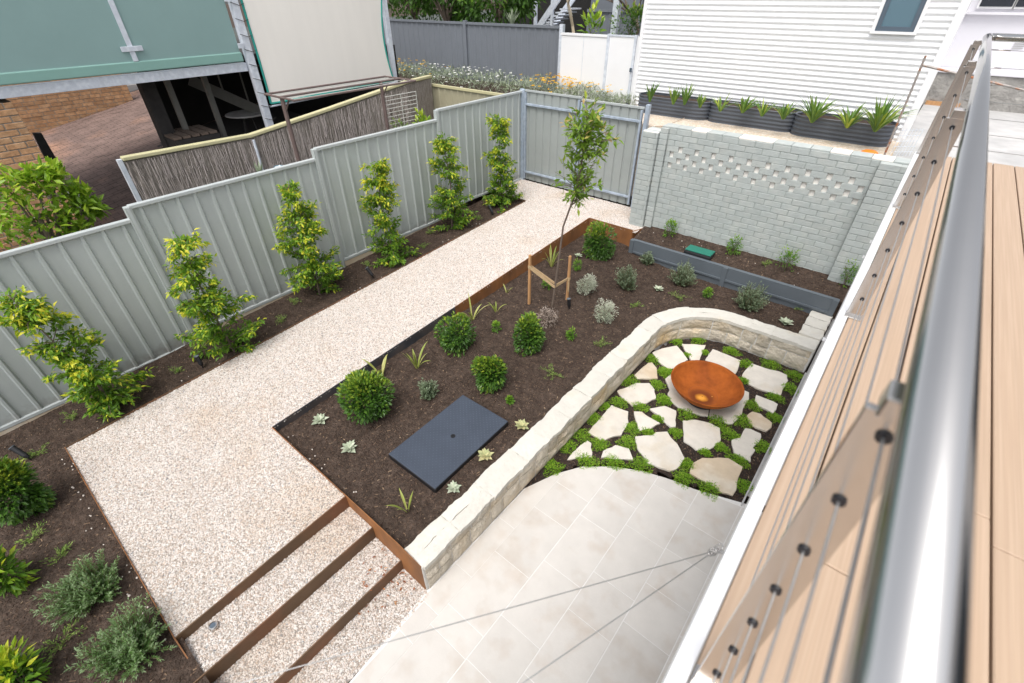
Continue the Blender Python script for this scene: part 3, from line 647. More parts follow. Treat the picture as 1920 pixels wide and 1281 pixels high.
def pier(name, x0, x1, yf, top, nc):
    B().box(x0+.012, x1-.012, yf+.007, -.37, Z0, Z0+nc*CH-.01).build('mortar_bed', 'sagemortar', bw)
    for c in range(nc):
        z0 = Z0+c*CH+.004; z1 = z0+CH-.009; wd = x1-x0
        if wd < .3: cuts = [x0, x1] if wd < .25 else [x0, x0+(.115 if c % 2 else .23), x1]
        else: cuts = [x0, x0+.23, x1] if c % 2 else [x0, x0+.115, x0+.345, x1]
        cuts = [q for q in cuts if q <= x1]
        for a, e in zip(cuts, cuts[1:]):
            if e-a > .02: brick(a+.003, e-.003, z0, z1, yf, .2)
pier('l', 3.08, 3.355, -.70, 1.6, 19)
pier('l2', 3.36, 3.495, -.655, 1.63, 20)
pier('r', 6.365, 6.86, -.72, 1.66, 20)
for i in range(14):
    a = 3.36+i*.241
    if a < 6.8: B().box(a+.003, min(a+.238, 6.85), -.60+R.uniform(-.006, .006), -.37, Z0+NC*CH-.003, Z0+NC*CH+.02).build('coping_brick', 'sage' if R.random() < .9 else 'ventback', bw, bevel=.004, seg=1)
for i in range(6): B().box(3.085, 3.35, -.69+i*.055, -.69+i*.055+.05, Z0+19*CH-.004, Z0+19*CH+.01).build('coping_brick', 'sage' if i % 3 else 'ventback', bw, bevel=.003, seg=1)

# --- charcoal sleeper edging of the raised bed
sl = thing('sleeper_edging', 'charcoal steel sleeper edging holding the raised bed under the brick wall', 'edging', (3.45, -1.13, -.3))
for a, e in ((3.42, 5.03), (5.07, 6.62)):
    B().box(a, e, -1.15, -1.10, -.52, -.095).build('sleeper', 'slate', sl, bevel=.006)
    B().box(a, e, -1.17, -1.151, -.315, -.285).build('lip', 'slate', sl)
for x in (3.41, 5.05, 6.60): B().box(x-.035, x+.035, -1.172, -1.09, -.52, -.088).build('post', 'slate', sl, bevel=.004)
B().box(3.41, 6.63, -1.152, -1.085, -.0945, -.085).build('capping', 'slate', sl)
P = atz(1313, 469, -.01)
vb = thing('valve_box', 'small green plastic valve box lid in the bed under the brick wall', 'valve box', (P[0], P[1], -.1))
B().box(P[0]-.225, P[0]+.225, P[1]-.12, P[1]+.12, -.16, -.028).build('rim', 'black', vb, bevel=.02)
B().box(P[0]-.215, P[0]+.215, P[1]-.11, P[1]+.11, -.0275, -.008).build('lid', 'greenlid', vb, bevel=.02)

# --- black pit lid
cv = thing('pit_cover', 'large dark rectangular tank cover lying on the mulch', 'cover', (3.99, -6.22, -.4))
ang = math.radians(1.0)
def rotp(x, y, c=(3.985, -6.22), a=ang): dx, dy = x-c[0], y-c[1]; return (c[0]+dx*math.cos(a)-dy*math.sin(a), c[1]+dx*math.sin(a)+dy*math.cos(a))
B().prism([rotp(*q) for q in ((3.645, -6.78), (4.325, -6.78), (4.325, -5.67), (3.645, -5.67))], -.364, -.352).build('slab', 'lid', cv, bevel=.005)
B().prism([rotp(*q) for q in ((3.642, -6.783), (4.328, -6.783), (4.328, -5.667), (3.642, -5.667))], -.46, -.3645).build('rim', 'black', cv, bevel=.006)
bb = B()
for i in range(26):
    for j in range(42):
        x, y = 3.675+i*.0252, -6.75+j*.0256
        if (i+j) % 2 and math.hypot(x-4.0, y+6.2) > .045: p = rotp(x, y); bb.add([(p[0]-.008, p[1], -.3525), (p[0], p[1]-.004, -.3495), (p[0]+.008, p[1], -.3525), (p[0], p[1]+.004, -.3495)], [(0, 1, 2, 3)])
o = bb.build('tread_pattern', mat('pit_lid_tread', (.075, .09, .12), .4, .1, 6), cv); o['kind'] = 'stuff'
B().lathe([(.0, -.001), (.006, -.001), (.007, .003), (.012, .003), (.013, .0005), (.02, .0005), (.021, .003), (.025, .003), (.026, -.002)], (4.0, -6.2, -.351), 24).build('lifting_point', 'black', cv)

# --- fire bowl
bc = (5.745, -3.52, ZS)
fb = thing('fire_bowl', 'wide shallow rust orange steel fire bowl on a low dark ring', 'fire bowl', bc)
RB = .43
prof = [(RB*math.sin(t), .04+.25*(1-math.cos(t))/(1-math.cos(1.25))) for t in np.linspace(.0, 1.25, 14)]
k = RB/prof[-1][0]; prof = [(r*k, z) for r, z in prof]
inn = [(r, z+.006) for r, z in prof]; inn[-1] = (RB-.004, prof[-1][1])
B().lathe(prof[1:]+[(RB+.004, prof[-1][1]+.004)]+[(RB-.006, prof[-1][1]+.006)]+inn[::-1][1:], bc, 72).build('bowl', 'rust', fb, smooth=True)
def bowlz(r): 
    for (r0, z0), (r1_, z1) in zip(inn, inn[1:]):
        if r <= r1_: return z0+(z1-z0)*(r-r0)/(r1_-r0)
    return inn[-1][1]
bm = M['rust']; n_ = bm.node_tree.nodes; l_ = bm.node_tree.links       # heat-stained centre: rings of the bowl's own rust
tc = n_.new('ShaderNodeTexCoord'); mp = n_.new('ShaderNodeMapping'); mp.inputs['Location'].default_value = (-bc[0]-.0, -bc[1]+.03, 0); mp.inputs['Scale'].default_value = (1, 1, 0)
ln = n_.new('ShaderNodeVectorMath'); ln.operation = 'LENGTH'; nz = n_.new('ShaderNodeTexNoise'); nz.inputs['Scale'].default_value = 9
ad = n_.new('ShaderNodeMath'); ad.operation = 'MULTIPLY_ADD'; ad.inputs[1].default_value = .05
cr = n_.new('ShaderNodeValToRGB'); es = cr.color_ramp.elements
for p_, c_ in ((.05, (.75, .36, .06, 1)), (.075, (.55, .22, .03, 1)), (.11, (.17, .045, .014, 1)), (.16, (.20, .055, .016, 1)), (.24, (1, 1, 1, 1))):
    if p_ == .05: es[0].position, es[0].color = p_, c_
    elif p_ == .24: es[-1].position, es[-1].color = p_, (.42, .115, .018, 1)
    else: e_ = es.new(p_); e_.color = c_
mx = n_.new('ShaderNodeMix'); mx.data_type = 'RGBA'; mr = n_.new('ShaderNodeMapRange'); mr.inputs[1].default_value = .14; mr.inputs[2].default_value = .25
pb_ = n_['Principled BSDF']; old = pb_.inputs['Base Color'].links[0].from_socket
l_.new(tc.outputs['Object'], mp.inputs['Vector']); l_.new(mp.outputs[0], ln.inputs[0]); l_.new(tc.outputs['Object'], nz.inputs['Vector']); l_.new(nz.outputs[0], ad.inputs[0]); l_.new(ln.outputs['Value'], ad.inputs[2])
l_.new(ad.outputs[0], cr.inputs[0]); l_.new(ad.outputs[0], mr.inputs[0]); l_.new(mr.outputs[0], mx.inputs[0]); l_.new(cr.outputs[0], mx.inputs[6]); l_.new(old, mx.inputs[7]); l_.new(mx.outputs[2], pb_.inputs['Base Color'])
B().lathe([(.19, 0), (.19, .075), (.175, .075), (.175, 0)], bc, 40).build('base_ring', 'dark', fb)
B().lathe([(0, .0475), (.006, .0475)], bc, 10).build('drain_hole', 'black', fb)
B().lathe([(0, .002), (.008, .002), (.009, 0)], (bc[0]+.10, bc[1]+.06, bc[2]+bowlz(.12)+.004), 10).build('rivet', 'rustlight', fb)

# =================================================================== boundary fence and gate
def ribbed(b, p0, p1, z0, z1, n, nrm, depth=.022, rw=.05):
    """steel sheet with n trapezoid ribs from p0 to p1, ribs standing out along nrm"""
    p0, p1, nrm = Vector((*p0, 0)), Vector((*p1, 0)), Vector((*nrm, 0)); d = p1-p0; L = d.length; d.normalize(); prof = []
    for k in range(n):
        c = L*(k+.5)/n
        prof += [(c-rw*.5, 0), (c-rw*.22, depth), (c+rw*.22, depth), (c+rw*.5, 0)]
    prof = [(0, 0)]+prof+[(L, 0)]; o = len(b.v)
    for s_, q in prof:
        p = p0+d*s_+nrm*q; b.v += [(p.x, p.y, z0), (p.x, p.y, z1)]
    for i in range(len(prof)-1): b.f.append((o+i*2, o+i*2+2, o+i*2+3, o+i*2+1))
fence = thing('steel_fence', 'grey-green stepped steel panel fence along the mulch bed', 'fence', (0, -9.6, -.4))
FZ = [.0, -.152, -.285, -.428, -.56]
for i, zb in enumerate(FZ):
    y1, y0 = -2.4*i, -2.4*(i+1); b = B(); ribbed(b, (0, y0+.02), (0, y1-.02), zb+.03, zb+1.76, 12, (1, 0), .023, .055); b.build('sheet', 'fence', fence)
    B().box(-.03, .036, y0+.012, y1-.012, zb+1.755, zb+1.80).build('top_rail', 'fence_cap', fence, bevel=.008)
    B().box(-.03, .034, y0+.012, y1-.012, zb, zb+.045).build('bottom_rail', 'fence_cap', fence, bevel=.006)
    if i in (1, 2, 3): B().box(-.02, .03, y0+.04, y1-.04, zb-.16, zb-.006).build('plinth', 'timber' if i == 9 else 'flagtan', fence)
    ytop = FZ[i-1]+1.8 if i else zb+1.82
    if i:
        B().box(-.032, .04, y1-.035, y1+.035, zb-.2, ytop-.012).build('post', 'fence', fence, bevel=.006)
        B().box(-.02, .046, y1-.012, y1+.012, zb-.2, ytop-.02).build('post_fold', 'fence_cap', fence)
B().box(-.03, .035, -.045, .03, -.2, 1.83).build('post', 'gategalv', fence, bevel=.005)
gate = thing('double_gate', 'grey-green steel double gate with galvanised rails at the end of the path', 'gate', (1.4, 0, 0))
for x0, x1, zt_, nm in ((.09, 1.42, 1.80, 'l'), (1.45, 2.72, 1.77, 'r')):
    b = B(); ribbed(b, (x0, .0), (x1, .0), .03, zt_, 7, (0, 1), .02, .05); lf = b.build('leaf', 'gatesheet', gate)
    B().box(x0-.01, x1+.01, -.018, .03, zt_-.012, zt_+.02).build('top_cap', 'gatecap', lf)
    for zr in (1.56, .2): B().box(x0, x1, -.05, -.008, zr-.02, zr+.02).build('rail', 'gategalv', lf, bevel=.004)
    for xx in (x0+.018, x1-.018): B().box(xx-.018, xx+.018, -.048, -.006, .06, zt_-.03).build('stile', 'gategalv', lf)
for x in (.045, 2.80): B().box(x-.035, x+.035, -.05, .03, -.1, 1.84 if x > 2 else 1.82).build('post', 'gategalv', gate, bevel=.005)

# =================================================================== behind the brick wall: white house
ZB = 1.50
bank = B().add([(3.12, -.36, 1.55), (12, -.36, 1.55), (12, .1, ZB+.01), (3.12, .1, ZB+.01), (3.12, 9, ZB), (12, 9, ZB)], [(0, 1, 2, 3), (3, 2, 5, 4)])
bank.add([(1.85, .05, ZB+.004), (3.13, .05, ZB+.004), (3.13, 1.5, ZB+.004), (1.85, 1.5, ZB+.004), (1.85, .05, .2), (3.13, .05, .2)], [(0, 1, 2, 3), (0, 4, 5, 1)])
bank.add([(3.12, -.36, -.5), (3.12, 9, -.5), (3.12, 9, ZB), (3.12, .1, ZB+.03), (3.12, -.36, 1.6)], [(0, 1, 2, 3, 4)])
structure(bank.build('terrace', 'sand'), 'sandy gravel strip at the top of the brick wall')
bk2 = B().add([(-25, .9, ZB), (2.86, .9, ZB), (2.86, 30, ZB), (-25, 30, ZB), (-25, .12, .2), (2.86, .12, .2)], [(0, 1, 2, 3), (4, 5, 1, 0)])
structure(bk2.build('embankment', 'soil'), 'earth bank rising behind the gate to the grey fence')
house = thing('white_house', 'white house wall clad in horizontal corrugated sheet', 'house', (4.1, 1.45, ZB))
HY = 1.42
b = B(); nz_ = 0; z = 1.40; pts = []
while z < 6.2:
    for k in range(8): pts.append((HY-.008*math.cos(2*math.pi*k/8), z+.0762*k/8))
    z += .0762
for y, zz in pts: b.v += [(1.80, y, zz), (6.40, y, zz)]
b.f = [(2*i, 2*i+1, 2*i+3, 2*i+2) for i in range(len(pts)-1)]
b.build('cladding', 'whitesheet', house, smooth=True)
B().box(1.80, 6.42, HY+.02, 9, 1.3, 6.2).build('body', 'whitepaint', house)
B().box(1.755, 1.82, HY-.03, HY+.06, 1.3, 6.2).build('corner_trim', 'whitepaint', house)
B().box(6.37, 6.47, HY-.035, HY+.09, 1.3, 6.2).build('corner_trim', 'whitepaint', house)
win = B().box(5.53, 5.535, 0, 0, 0, 0); wx0, wx1, wz0 = 5.52, 5.99, 2.93
wf = B()
for a in ((wx0, wx0+.055, wz0, 4.6), (wx1-.055, wx1, wz0, 4.6), (wx0+.055, wx1-.055, wz0, wz0+.055)): wf.box(a[0], a[1], HY-.045, HY+.0, a[2], a[3])
wo_ = wf.build('window_frame', 'frame', house)
B().box(wx0+.05, wx1-.05, HY-.028, HY-.02, wz0+.05, 4.6).build('pane', 'glass', wo_)
B().box(wx0-.05, wx1+.05, HY-.06, HY-.012, wz0-.035, wz0-.002).build('sill', 'whitepaint', wo_)
for a in ((wx0-.05, wx0-.004), (wx1+.004, wx1+.05)): B().box(a[0], a[1], HY-.04, HY-.01, wz0-.002, 4.6).build('architrave', 'whitepaint', wo_)
# planters
def planter(x0, x1, yc, hw, label):
    t = thing('raised_planter', label, 'planter', ((x0+x1)/2, yc, ZB), 'corrugated planters along the white house')
    n = 12; out = [(x1-hw+hw*math.sin(a), yc-hw*math.cos(a)) for a in np.linspace(0, math.pi, n)]+[(x0+hw-hw*math.sin(a), yc+hw*math.cos(a)) for a in np.linspace(0, math.pi, n)]
    H = .30; b = B(); rows = 41; cx, cy = (x0+x1)/2, yc
    for j in range(rows):
        z = ZB+H*j/(rows-1); k = 1+.013*math.cos(2*math.pi*j/8)/hw*.3
        for p in out: b.v.append((cx+(p[0]-cx)*(1+(k-1)*.5), cy+(p[1]-cy)*k*1.0, z))
    m = len(out)
    for j in range(rows-1): b.f += [(j*m+i, j*m+(i+1) % m, (j+1)*m+(i+1) % m, (j+1)*m+i) for i in range(m)]
    b.build('shell', 'planter', t, smooth=True)
    B().tube([(p[0], p[1], ZB+H) for p in out]+[(out[0][0], out[0][1], ZB+H)], .012, 6).build('rim', 'planter', t)
    B().prism([(cx+(p[0]-cx)*.985, cy+(p[1]-cy)*.96) for p in out], ZB+.1, ZB+H-.03).build('soil', 'soil', t)
    return t
for (ax, ay), (bx, by), lab in (((1225, 216), (1318, 228), 'dark corrugated steel planter nearest the white gate'), ((1330, 229), (1478, 252), 'dark corrugated steel planter, middle one of three by the white house'), ((1488, 254), (1655, 281), 'dark corrugated steel planter closest to the rusty pole')):
    A_, C_ = atz(ax, ay, ZB), atz(bx, by, ZB); hw_ = .24; planter(A_[0]-.1-(.35 if ax == 1225 else 0), C_[0]+.05, (A_[1]+C_[1])/2+hw_, hw_, lab)
def strap_plant(name, label, P, n, L, wl, m, spread=.9, group=None, cat='plant', vlo=.2, vhi=.9, droop=.8):
    t = thing(name, label, cat, P, group)
    for i in range(n):
        a = 2*math.pi*(i+R.random()*.7)/n; l = L*R.uniform(.65, 1.1); sp = spread*R.uniform(.3, 1); pts = []
        for k in range(6):
            u = k/5; rr = l*sp*(u**1.1)*.75; zz = l*(u-droop*sp*u*u*.62)
            pts.append((P[0]+math.cos(a)*(.015+rr), P[1]+math.sin(a)*(.015+rr), P[2]+zz))
        leaf_object('leaf', pts, wl*R.uniform(.8, 1.2), m, t, R.uniform(vlo, vhi))
    return t
ZPL = ZB+.27
for i, (px, py, n, L, lab) in enumerate(((1218, 187, 16, .40, 'upright leafy clump at the gate end of the first planter'), (1262, 192, 14, .38, 'narrow leafy clump left of centre in the first planter'), (1283, 193, 16, .42, 'dense leafy clump right of centre in the first planter'), (1312, 198, 14, .26, 'low leafy clump at the inner end of the first planter'),
        (1350, 205, 9, .34, 'sparse strappy clump at the left end of the middle planter'), (1392, 208, 16, .34, 'dense strappy clump in the middle planter'), (1428, 214, 9, .34, 'thin strappy clump right of centre in the middle planter'), (1468, 220, 12, .36, 'strappy clump at the right end of the middle planter'),
        (1522, 226, 26, .52, 'large strappy clump with yellow leaf tips in the right planter'), (1588, 236, 18, .42, 'upright strappy clump in the middle of the right planter'), (1640, 243, 28, .58, 'large strappy clump by the rusty pole in the right planter'))):
    strap_plant('strappy_plant', lab, atz(px, py+4, ZPL), int(n*1.6), L*(1.0 if i < 4 else 1.05), .03 if i < 4 else .036, 'strapdark', .6 if i < 4 else 1.15, 'strappy plants in the corrugated planters', vhi=.85)
# far right: slab, rough wall, rendered building
structure(B().add([(6.44, -.2, ZB+.06), (14, -.2, ZB+.06), (14, 4.9, ZB+.06), (6.44, 4.9, ZB+.06)], [(0, 1, 2, 3)]).build('driveway', 'concrete'), 'pale concrete driveway slab beyond the end of the deck', 'driveway')
t = thing('retaining_wall', 'rough grey concrete wall at the foot of the white rendered building', 'wall', (8, 4.95, ZB))
B().box(6.3, 16, 4.9, 5.3, ZB-.1, 2.12).build('face', 'roughconc', t, bevel=.02)
B().box(6.3, 16, 4.86, 5.3, 2.121, 2.17).build('top_edge', 'render', t, bevel=.01)
B().box(6.46, 7.0, 4.85, 4.899, ZB+.06, ZB+.13).build('timber_strip', 'timber', t)
rb = thing('rendered_building', 'white rendered building with a dark window behind the concrete wall', 'building', (8, 5.3, 2.1))
B().box(5.9, 18, 5.32, 9, 2.0, 7).build('wall', 'render', rb)
for x0, x1 in ((6.56, 7.02), (7.06, 7.52), (7.56, 8.02)):
    f = B().box(x0-.03, x1+.03, 5.27, 5.318, 3.12, 4.1).build('window', 'whitepaint', rb)
    B().box(x0, x1, 5.255, 5.268, 3.15, 4.1).build('pane', 'darkglass', f)
B().box(6.4, 8.2, 5.22, 5.318, 3.03, 3.07).build('sill', 'render', rb)
v = B()
for k in range(4): v.bar((7.32, 5.315, 2.52+k*.03), (7.47, 5.315, 2.535+k*.03), .012, .012)
v.build('vent', 'concrete', rb)
pl = thing('pole', 'thin rusty galvanised pipe pole standing beside the right planter', 'pole', (6.34, .3, ZB))
B().tube([(6.345, .25, ZB-.1), (6.30, .2, 2.75)], .014, 8).build('upright', 'rebar', pl)
B().tube([(6.31, .2, 2.65), (7.6, .26, 2.42)], .013, 8).build('cross_pipe', 'rebar', pl)
m_ = B()
for k in range(7): m_.tube([(6.40+k*.035, .15+k*.03, ZB+.02), (6.42+k*.035, .17+k*.03, ZB+.42)], .003, 5)
for k in range(6): m_.tube([(6.40, .15, ZB+.05+k*.07), (6.63, .35, ZB+.05+k*.07)], .003, 5)
tag(m_.build('wire_mesh', 'galv'), 'small offcut of welded wire mesh beside the rusty pole', 'mesh')
P = atz(1632, 282, ZB+.1)
tag(B().lathe([(.10, 0), (.105, .02), (.07, .04), (0, .045)], (P[0], P[1]+.03, ZB+.05), 16).build('orange_marker_dome', 'orange', smooth=True), 'bright orange plastic cap on the ground behind the brick wall', 'cap')

# =================================================================== grey fence, white fence, embankment flowers
gf = thing('steel_fence', 'dark grey ribbed steel fence behind the flower bank', 'fence', (-3, 2, ZB))
for x0, x1 in ((-6.9, -3.5), (-3.42, -.52)):
    b = B(); ribbed(b, (x0, 2.0), (x1, 2.0), 1.2, 2.74, 16 if x0 < -4 else 15, (0, -1), .018, .07); b.build('sheet', 'greyfence', gf)
    B().box(x0, x1, 1.965, 2.03, 2.735, 2.785).build('top_rail', 'greyfence', gf)
for x, m_ in ((-3.46, 'greyfence'), (-.46, 'galv')): B().box(x-.04, x+.05, 1.95, 2.04, 1.2, 2.82).build('post', m_, gf)
wfz = thing('panel_fence', 'plain white panel fence and gate beside the corrugated white house', 'fence', (.8, 1.52, ZB))
B().box(-.12, 1.0, 1.50, 1.54, 1.35, 2.66).build('panel', 'whitepaint', wfz)
B().box(-.14, 1.0, 1.485, 1.555, 2.661, 2.70).build('cap_rail', 'whitepaint', wfz)
B().box(1.05, 1.60, 1.505, 1.54, 1.42, 2.68).build('gate_panel', 'whitepaint', wfz)
B().box(1.05, 1.60, 1.495, 1.55, 2.681, 2.71).build('gate_rail', 'galv', wfz)
B().box(1.66, 1.76, 1.50, 1.54, 1.3, 2.7).build('panel', 'whitepaint', wfz)
for x in (1.025, 1.63): B().box(x-.025, x+.025, 1.48, 1.56, 1.3, 2.72).build('post', 'galv', wfz)
B().box(.44, .446, 1.493, 1.4995, 1.4, 2.66).build('panel_joint', 'galv', wfz)
B().box(1.60, 1.64, 1.45, 1.48, 2.1, 2.17).build('latch', 'frame', wfz)
# flowering bank
n = 9000; px = NP.uniform(-6.8, 1.9, n); py = NP.uniform(.2, 1.95, n)
py = np.where(px > -.2, np.minimum(py, 1.42), py)
hz = np.where(py < .9, .2+(py-.12)/.78*1.25, ZB)+NP.uniform(0, .32, n)*(1-.35*np.clip(px, 0, 2)/2)*(.6+.4*np.sin(px*2.3)**2)
o = leaf_mesh('bank_planting', np.column_stack([px, py, hz]), rnd_dirs(n, .7), NP.uniform(.07, .17, n), NP.uniform(.008, .018, n), NP.uniform(0, 1, n), 'bankleaf', None, .2)
tag(o, 'grey-green daisy foliage covering the bank below the grey fence', 'ground cover')
n = 330; px = np.concatenate([NP.normal(-5.2, .7, 80), NP.uniform(-4.4, -1.5, 90), NP.normal(.0, .45, 130), NP.uniform(.4, 1.6, 30)]); py = NP.uniform(.5, 1.7, n)
py = np.where(px > -.2, np.minimum(py, 1.40), py)
hz = np.where(py < .9, .2+(py-.12)/.78*1.25, ZB)+NP.uniform(.26, .42, n)*(1-.3*np.clip(px, 0, 2)/2)
V = np.concatenate([NP.uniform(0, .65, 80), NP.uniform(.72, 1, 90), NP.uniform(0, .65, 160)])
D = NP.normal(size=(n, 3)); D[:, 2] *= .2
P3 = np.repeat(np.column_stack([px, py, hz]), 3, 0)+0; D3 = np.repeat(D, 3, 0); 
for k in range(3):
    a = k*2.094; c_, s_ = math.cos(a), math.sin(a); D3[k::3, :2] = np.column_stack([D[:, 0]*c_-D[:, 1]*s_, D[:, 0]*s_+D[:, 1]*c_])
o = leaf_mesh('daisy_flowers', P3, D3, .042, .036, np.repeat(V, 3), 'flower', None, .1)
tag(o, 'yellow and white daisy blooms scattered over the bank below the grey fence', 'flowers')

# =================================================================== neighbour: khaki fence, brush fence, clothes line
kf = thing('steel_fence', 'khaki ribbed steel fence across the neighbouring yard', 'fence', (-1.4, -.3, .4))
b = B(); ribbed(b, (-2.86, -.30), (-.06, -.30), .2, 1.70, 14, (0, -1), .02, .06); b.build('sheet', 'khaki', kf)
B().box(-2.9, -.05, -.335, -.265, 1.70, 1.745).build('top_rail', 'khakicap', kf)
bf = thing('brush_fence', 'weathered brushwood fence with khaki metal capping next door', 'fence', (-2, -4.8, .3))
BP = [(-2.0, -6.62, 1.53), (-2.0, -4.77, 1.50), (-2.0, -3.19, 1.68), (-2.02, -1.36, 1.90), (-2.35, -.36, 1.88)]
for p, q in zip(BP, BP[1:]):
    b = B(); A, C = Vector(p), Vector(q); L = (C-A).length; k = int(L/.03)
    for s_ in (0, 1):
        for i in range(k+1):
            c = A.lerp(C, i/k); ox = (.03 if s_ == 0 else -.03)+R.uniform(-.008, .008)
            b.v += [(c.x+ox, c.y, -.1), (c.x+ox+R.uniform(-.006, .006), c.y, c.z-.02)]
        o0 = s_*(k+1)*2
        for i in range(k): b.f.append((o0+2*i, o0+2*i+2, o0+2*i+3, o0+2*i+1))
    b.build('brush_panel', 'brush', bf)
    B().bar((p[0], p[1]-.002, p[2]+.02), (q[0], q[1]+.002, q[2]+.02), .11, .055).build('capping', 'khakicap', bf, bevel=.012)
B().bar((-1.99, -6.66, -.1), (-1.99, -6.66, 1.55), .06, .06).build('post', 'galv', bf)
B().tube([(-1.93, -4.80, .2), (-1.93, -4.77, 1.46)], .022, 8).build('post', 'galv', bf)
b = B()
for i in range(900):
    k = R.randrange(3); p, q = BP[k], BP[k+1]; u = R.random(); y = p[1]+(q[1]-p[1])*u; z1 = p[2]+(q[2]-p[2])*u; z0 = R.uniform(.3, z1-.25); l = R.uniform(.15, .5)
    dx = R.uniform(-.03, .03); x = -1.955+R.uniform(0, .012)
    b.add([(x, y, z0), (x+.004, y+.004, z0), (x+.004, y+dx+.004, min(z1-.03, z0+l)), (x, y+dx, min(z1-.03, z0+l))], [(0, 1, 2, 3)])
o = b.build('loose_twigs', mat('grey_twig', (.50, .44, .42), .9, .3, 20), bf); o['kind'] = 'stuff'
cl = thing('clothes_line', 'brown folding steel clothes line frame in front of the brush fence', 'clothes line', (-1, -3.7, .3))
XC = -1.0
c0, c1 = aty(527, 183, -4.62), aty(715, 155, -2.72)
A_ = atx(524, 182, XC); A2 = atx(712, 154, XC); ab = atx(556, 300, XC); bb_ = atx(724, 255, XC); zt_ = (A_[2]+A2[2])/2
for y, yb in ((A_[1]+.03, ab[1]), (A2[1]+.02, bb_[1])):
    B().tube([(XC, y, .1), (XC, y, zt_)], .032, 8).build('post', 'brownsteel', cl)
    B().tube([(XC, y, zt_-.22), (XC+.2, y, zt_-.015)], .012, 6).build('brace', 'brownsteel', cl)
y0, y1 = A_[1], A2[1]+.45
for x, nm in ((XC-.42, 'f'), (XC, 'm'), (XC+.42, 'b')): B().tube([(x, y0-.02, zt_), (x, y1, zt_)], .016, 8).build('frame_tube', 'brownsteel', cl)
for y in (y0, y1): B().tube([(XC-.42, y, zt_), (XC+.42, y, zt_)], .016, 8).build('end_tube', 'brownsteel', cl)
for k in range(5): B().tube([(XC-.33+k*.15+.03, y0, zt_-.004), (XC-.33+k*.15+.03, y1, zt_-.004)], .004, 5).build('line', 'whitewire', cl)
def wire_rack(name, label, p0, p1, z0, z1, rows, m='whitewire', r=.006):
    t = thing(name, label, 'rack', (p0[0], p0[1], z0))
    for k in range(rows):
        z = z0+(z1-z0)*k/(rows-1); B().tube([(*p0, z), (*p1, z)], r, 6).build('wire', m, t)
    for u in (0, .5, 1): p = [p0[i]+(p1[i]-p0[i])*u for i in (0, 1)]; B().tube([(*p, z0-.2), (*p, z1)], r*1.2, 6).build('upright', m, t)
wire_rack('airing_rack', 'white wire airing rack leaning by the corner of the brush fence', (-1.72, -2.15), (-1.72, -1.35), 1.05, 1.78, 11)
q0, q1 = atx(825, 200, -.3), atx(895, 183, -.3)
wire_rack('airing_rack', 'white folding airer showing just above the top of the grey-green fence', (-.30, q0[1]), (-.30, q1[1]), 1.56, 1.72, 3)
B().box(-.6, -.56, -1.55, -.8, 1.80, 1.83)
# plants beside the clothes line
def bush(name, label, P, rx, rz, n, ll, lw, m, cat='shrub', group=None, vfun=None, stemmat='stem', up=.5, shell=.55, stems=6, flat=.5, curl=.25, squash=1., lobes=9):
    """leafy shrub: lobed crown of many small leaves on a few stems; P = ground point"""
    t = thing(name, label, cat, P, group); P = np.asarray(P, float)
    lc = rnd_dirs(lobes, .3)*np.array([rx*.5, rx*.5, rz*.40]); lr = NP.uniform(.5, .9, lobes); lc[:, :2] += NP.normal(size=2)*rx*.10
    k = NP.integers(0, lobes, n); d = rnd_dirs(n, .15); rad = (shell+(1-shell)*NP.random(n))**.6
    c = np.array([0, 0, rz*.52])
    pos = c+lc[k]+d*np.column_stack([rad*lr[k]*rx*.58, rad*lr[k]*rx*.58, rad*lr[k]*rz*.50])
    pos[:, 2] = np.where(pos[:, 2] < .01, NP.uniform(.01, .1, n)*rz, pos[:, 2])
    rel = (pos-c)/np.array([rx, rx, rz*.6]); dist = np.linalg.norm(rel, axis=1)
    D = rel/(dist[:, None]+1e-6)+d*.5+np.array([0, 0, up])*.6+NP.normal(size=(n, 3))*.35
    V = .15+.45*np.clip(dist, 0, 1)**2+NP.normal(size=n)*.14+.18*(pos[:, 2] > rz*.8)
    if vfun is not None: V = vfun(V, pos, dist, rz)
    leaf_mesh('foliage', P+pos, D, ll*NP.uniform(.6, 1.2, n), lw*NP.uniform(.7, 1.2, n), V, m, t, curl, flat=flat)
    b = B()
    for i in range(stems):
        a = R.uniform(0, 6.28); rr = R.uniform(.2, .75)
        b.tube([P+[R.uniform(-.02, .02)*rx*3, R.uniform(-.02, .02)*rx*3, -.02], P+[math.cos(a)*rx*rr*.4, math.sin(a)*rx*rr*.4, rz*.4], P+[math.cos(a)*rx*rr, math.sin(a)*rx*rr, rz*R.uniform(.6, .9)]], [.012*max(.3, rx*2.2), .008*max(.3, rx*2.2), .003], 5)
    b.build('stem', stemmat, t); return t
bush('leafy_plant', 'bright yellow-green leafy plant beside the white airing rack', atx(795, 250, -1.3)-np.array([0, 0, .25]), .22, .55, 170, .13, .05, 'citrus')
bush('leafy_plant', 'feathery green plant growing up through the white airing rack', (-1.55, -2.0, .95), .22, .36, 260, .06, .018, 'brightleaf')
strap_plant('strappy_plant', 'blue-green upright strappy plant against the brush fence', atx(487, 322, -1.2)-np.array([0, 0, .1]), 12, .32, .035, 'rosette', .35, vlo=.0, vhi=.4)
pt = atx(522, 312, -1.3); pt[2] -= .25
t = thing('ceramic_pot', 'small pale blue pot standing before the brush fence', 'pot', pt)
B().lathe([(.06, 0), (.075, .02), (.08, .25), (.072, .25), (.068, .2)], pt, 20).build('body', 'glass', t, smooth=True)
B().lathe([(0, .235), (.072, .235)], pt, 20).build('fill', 'whitepaint', t)

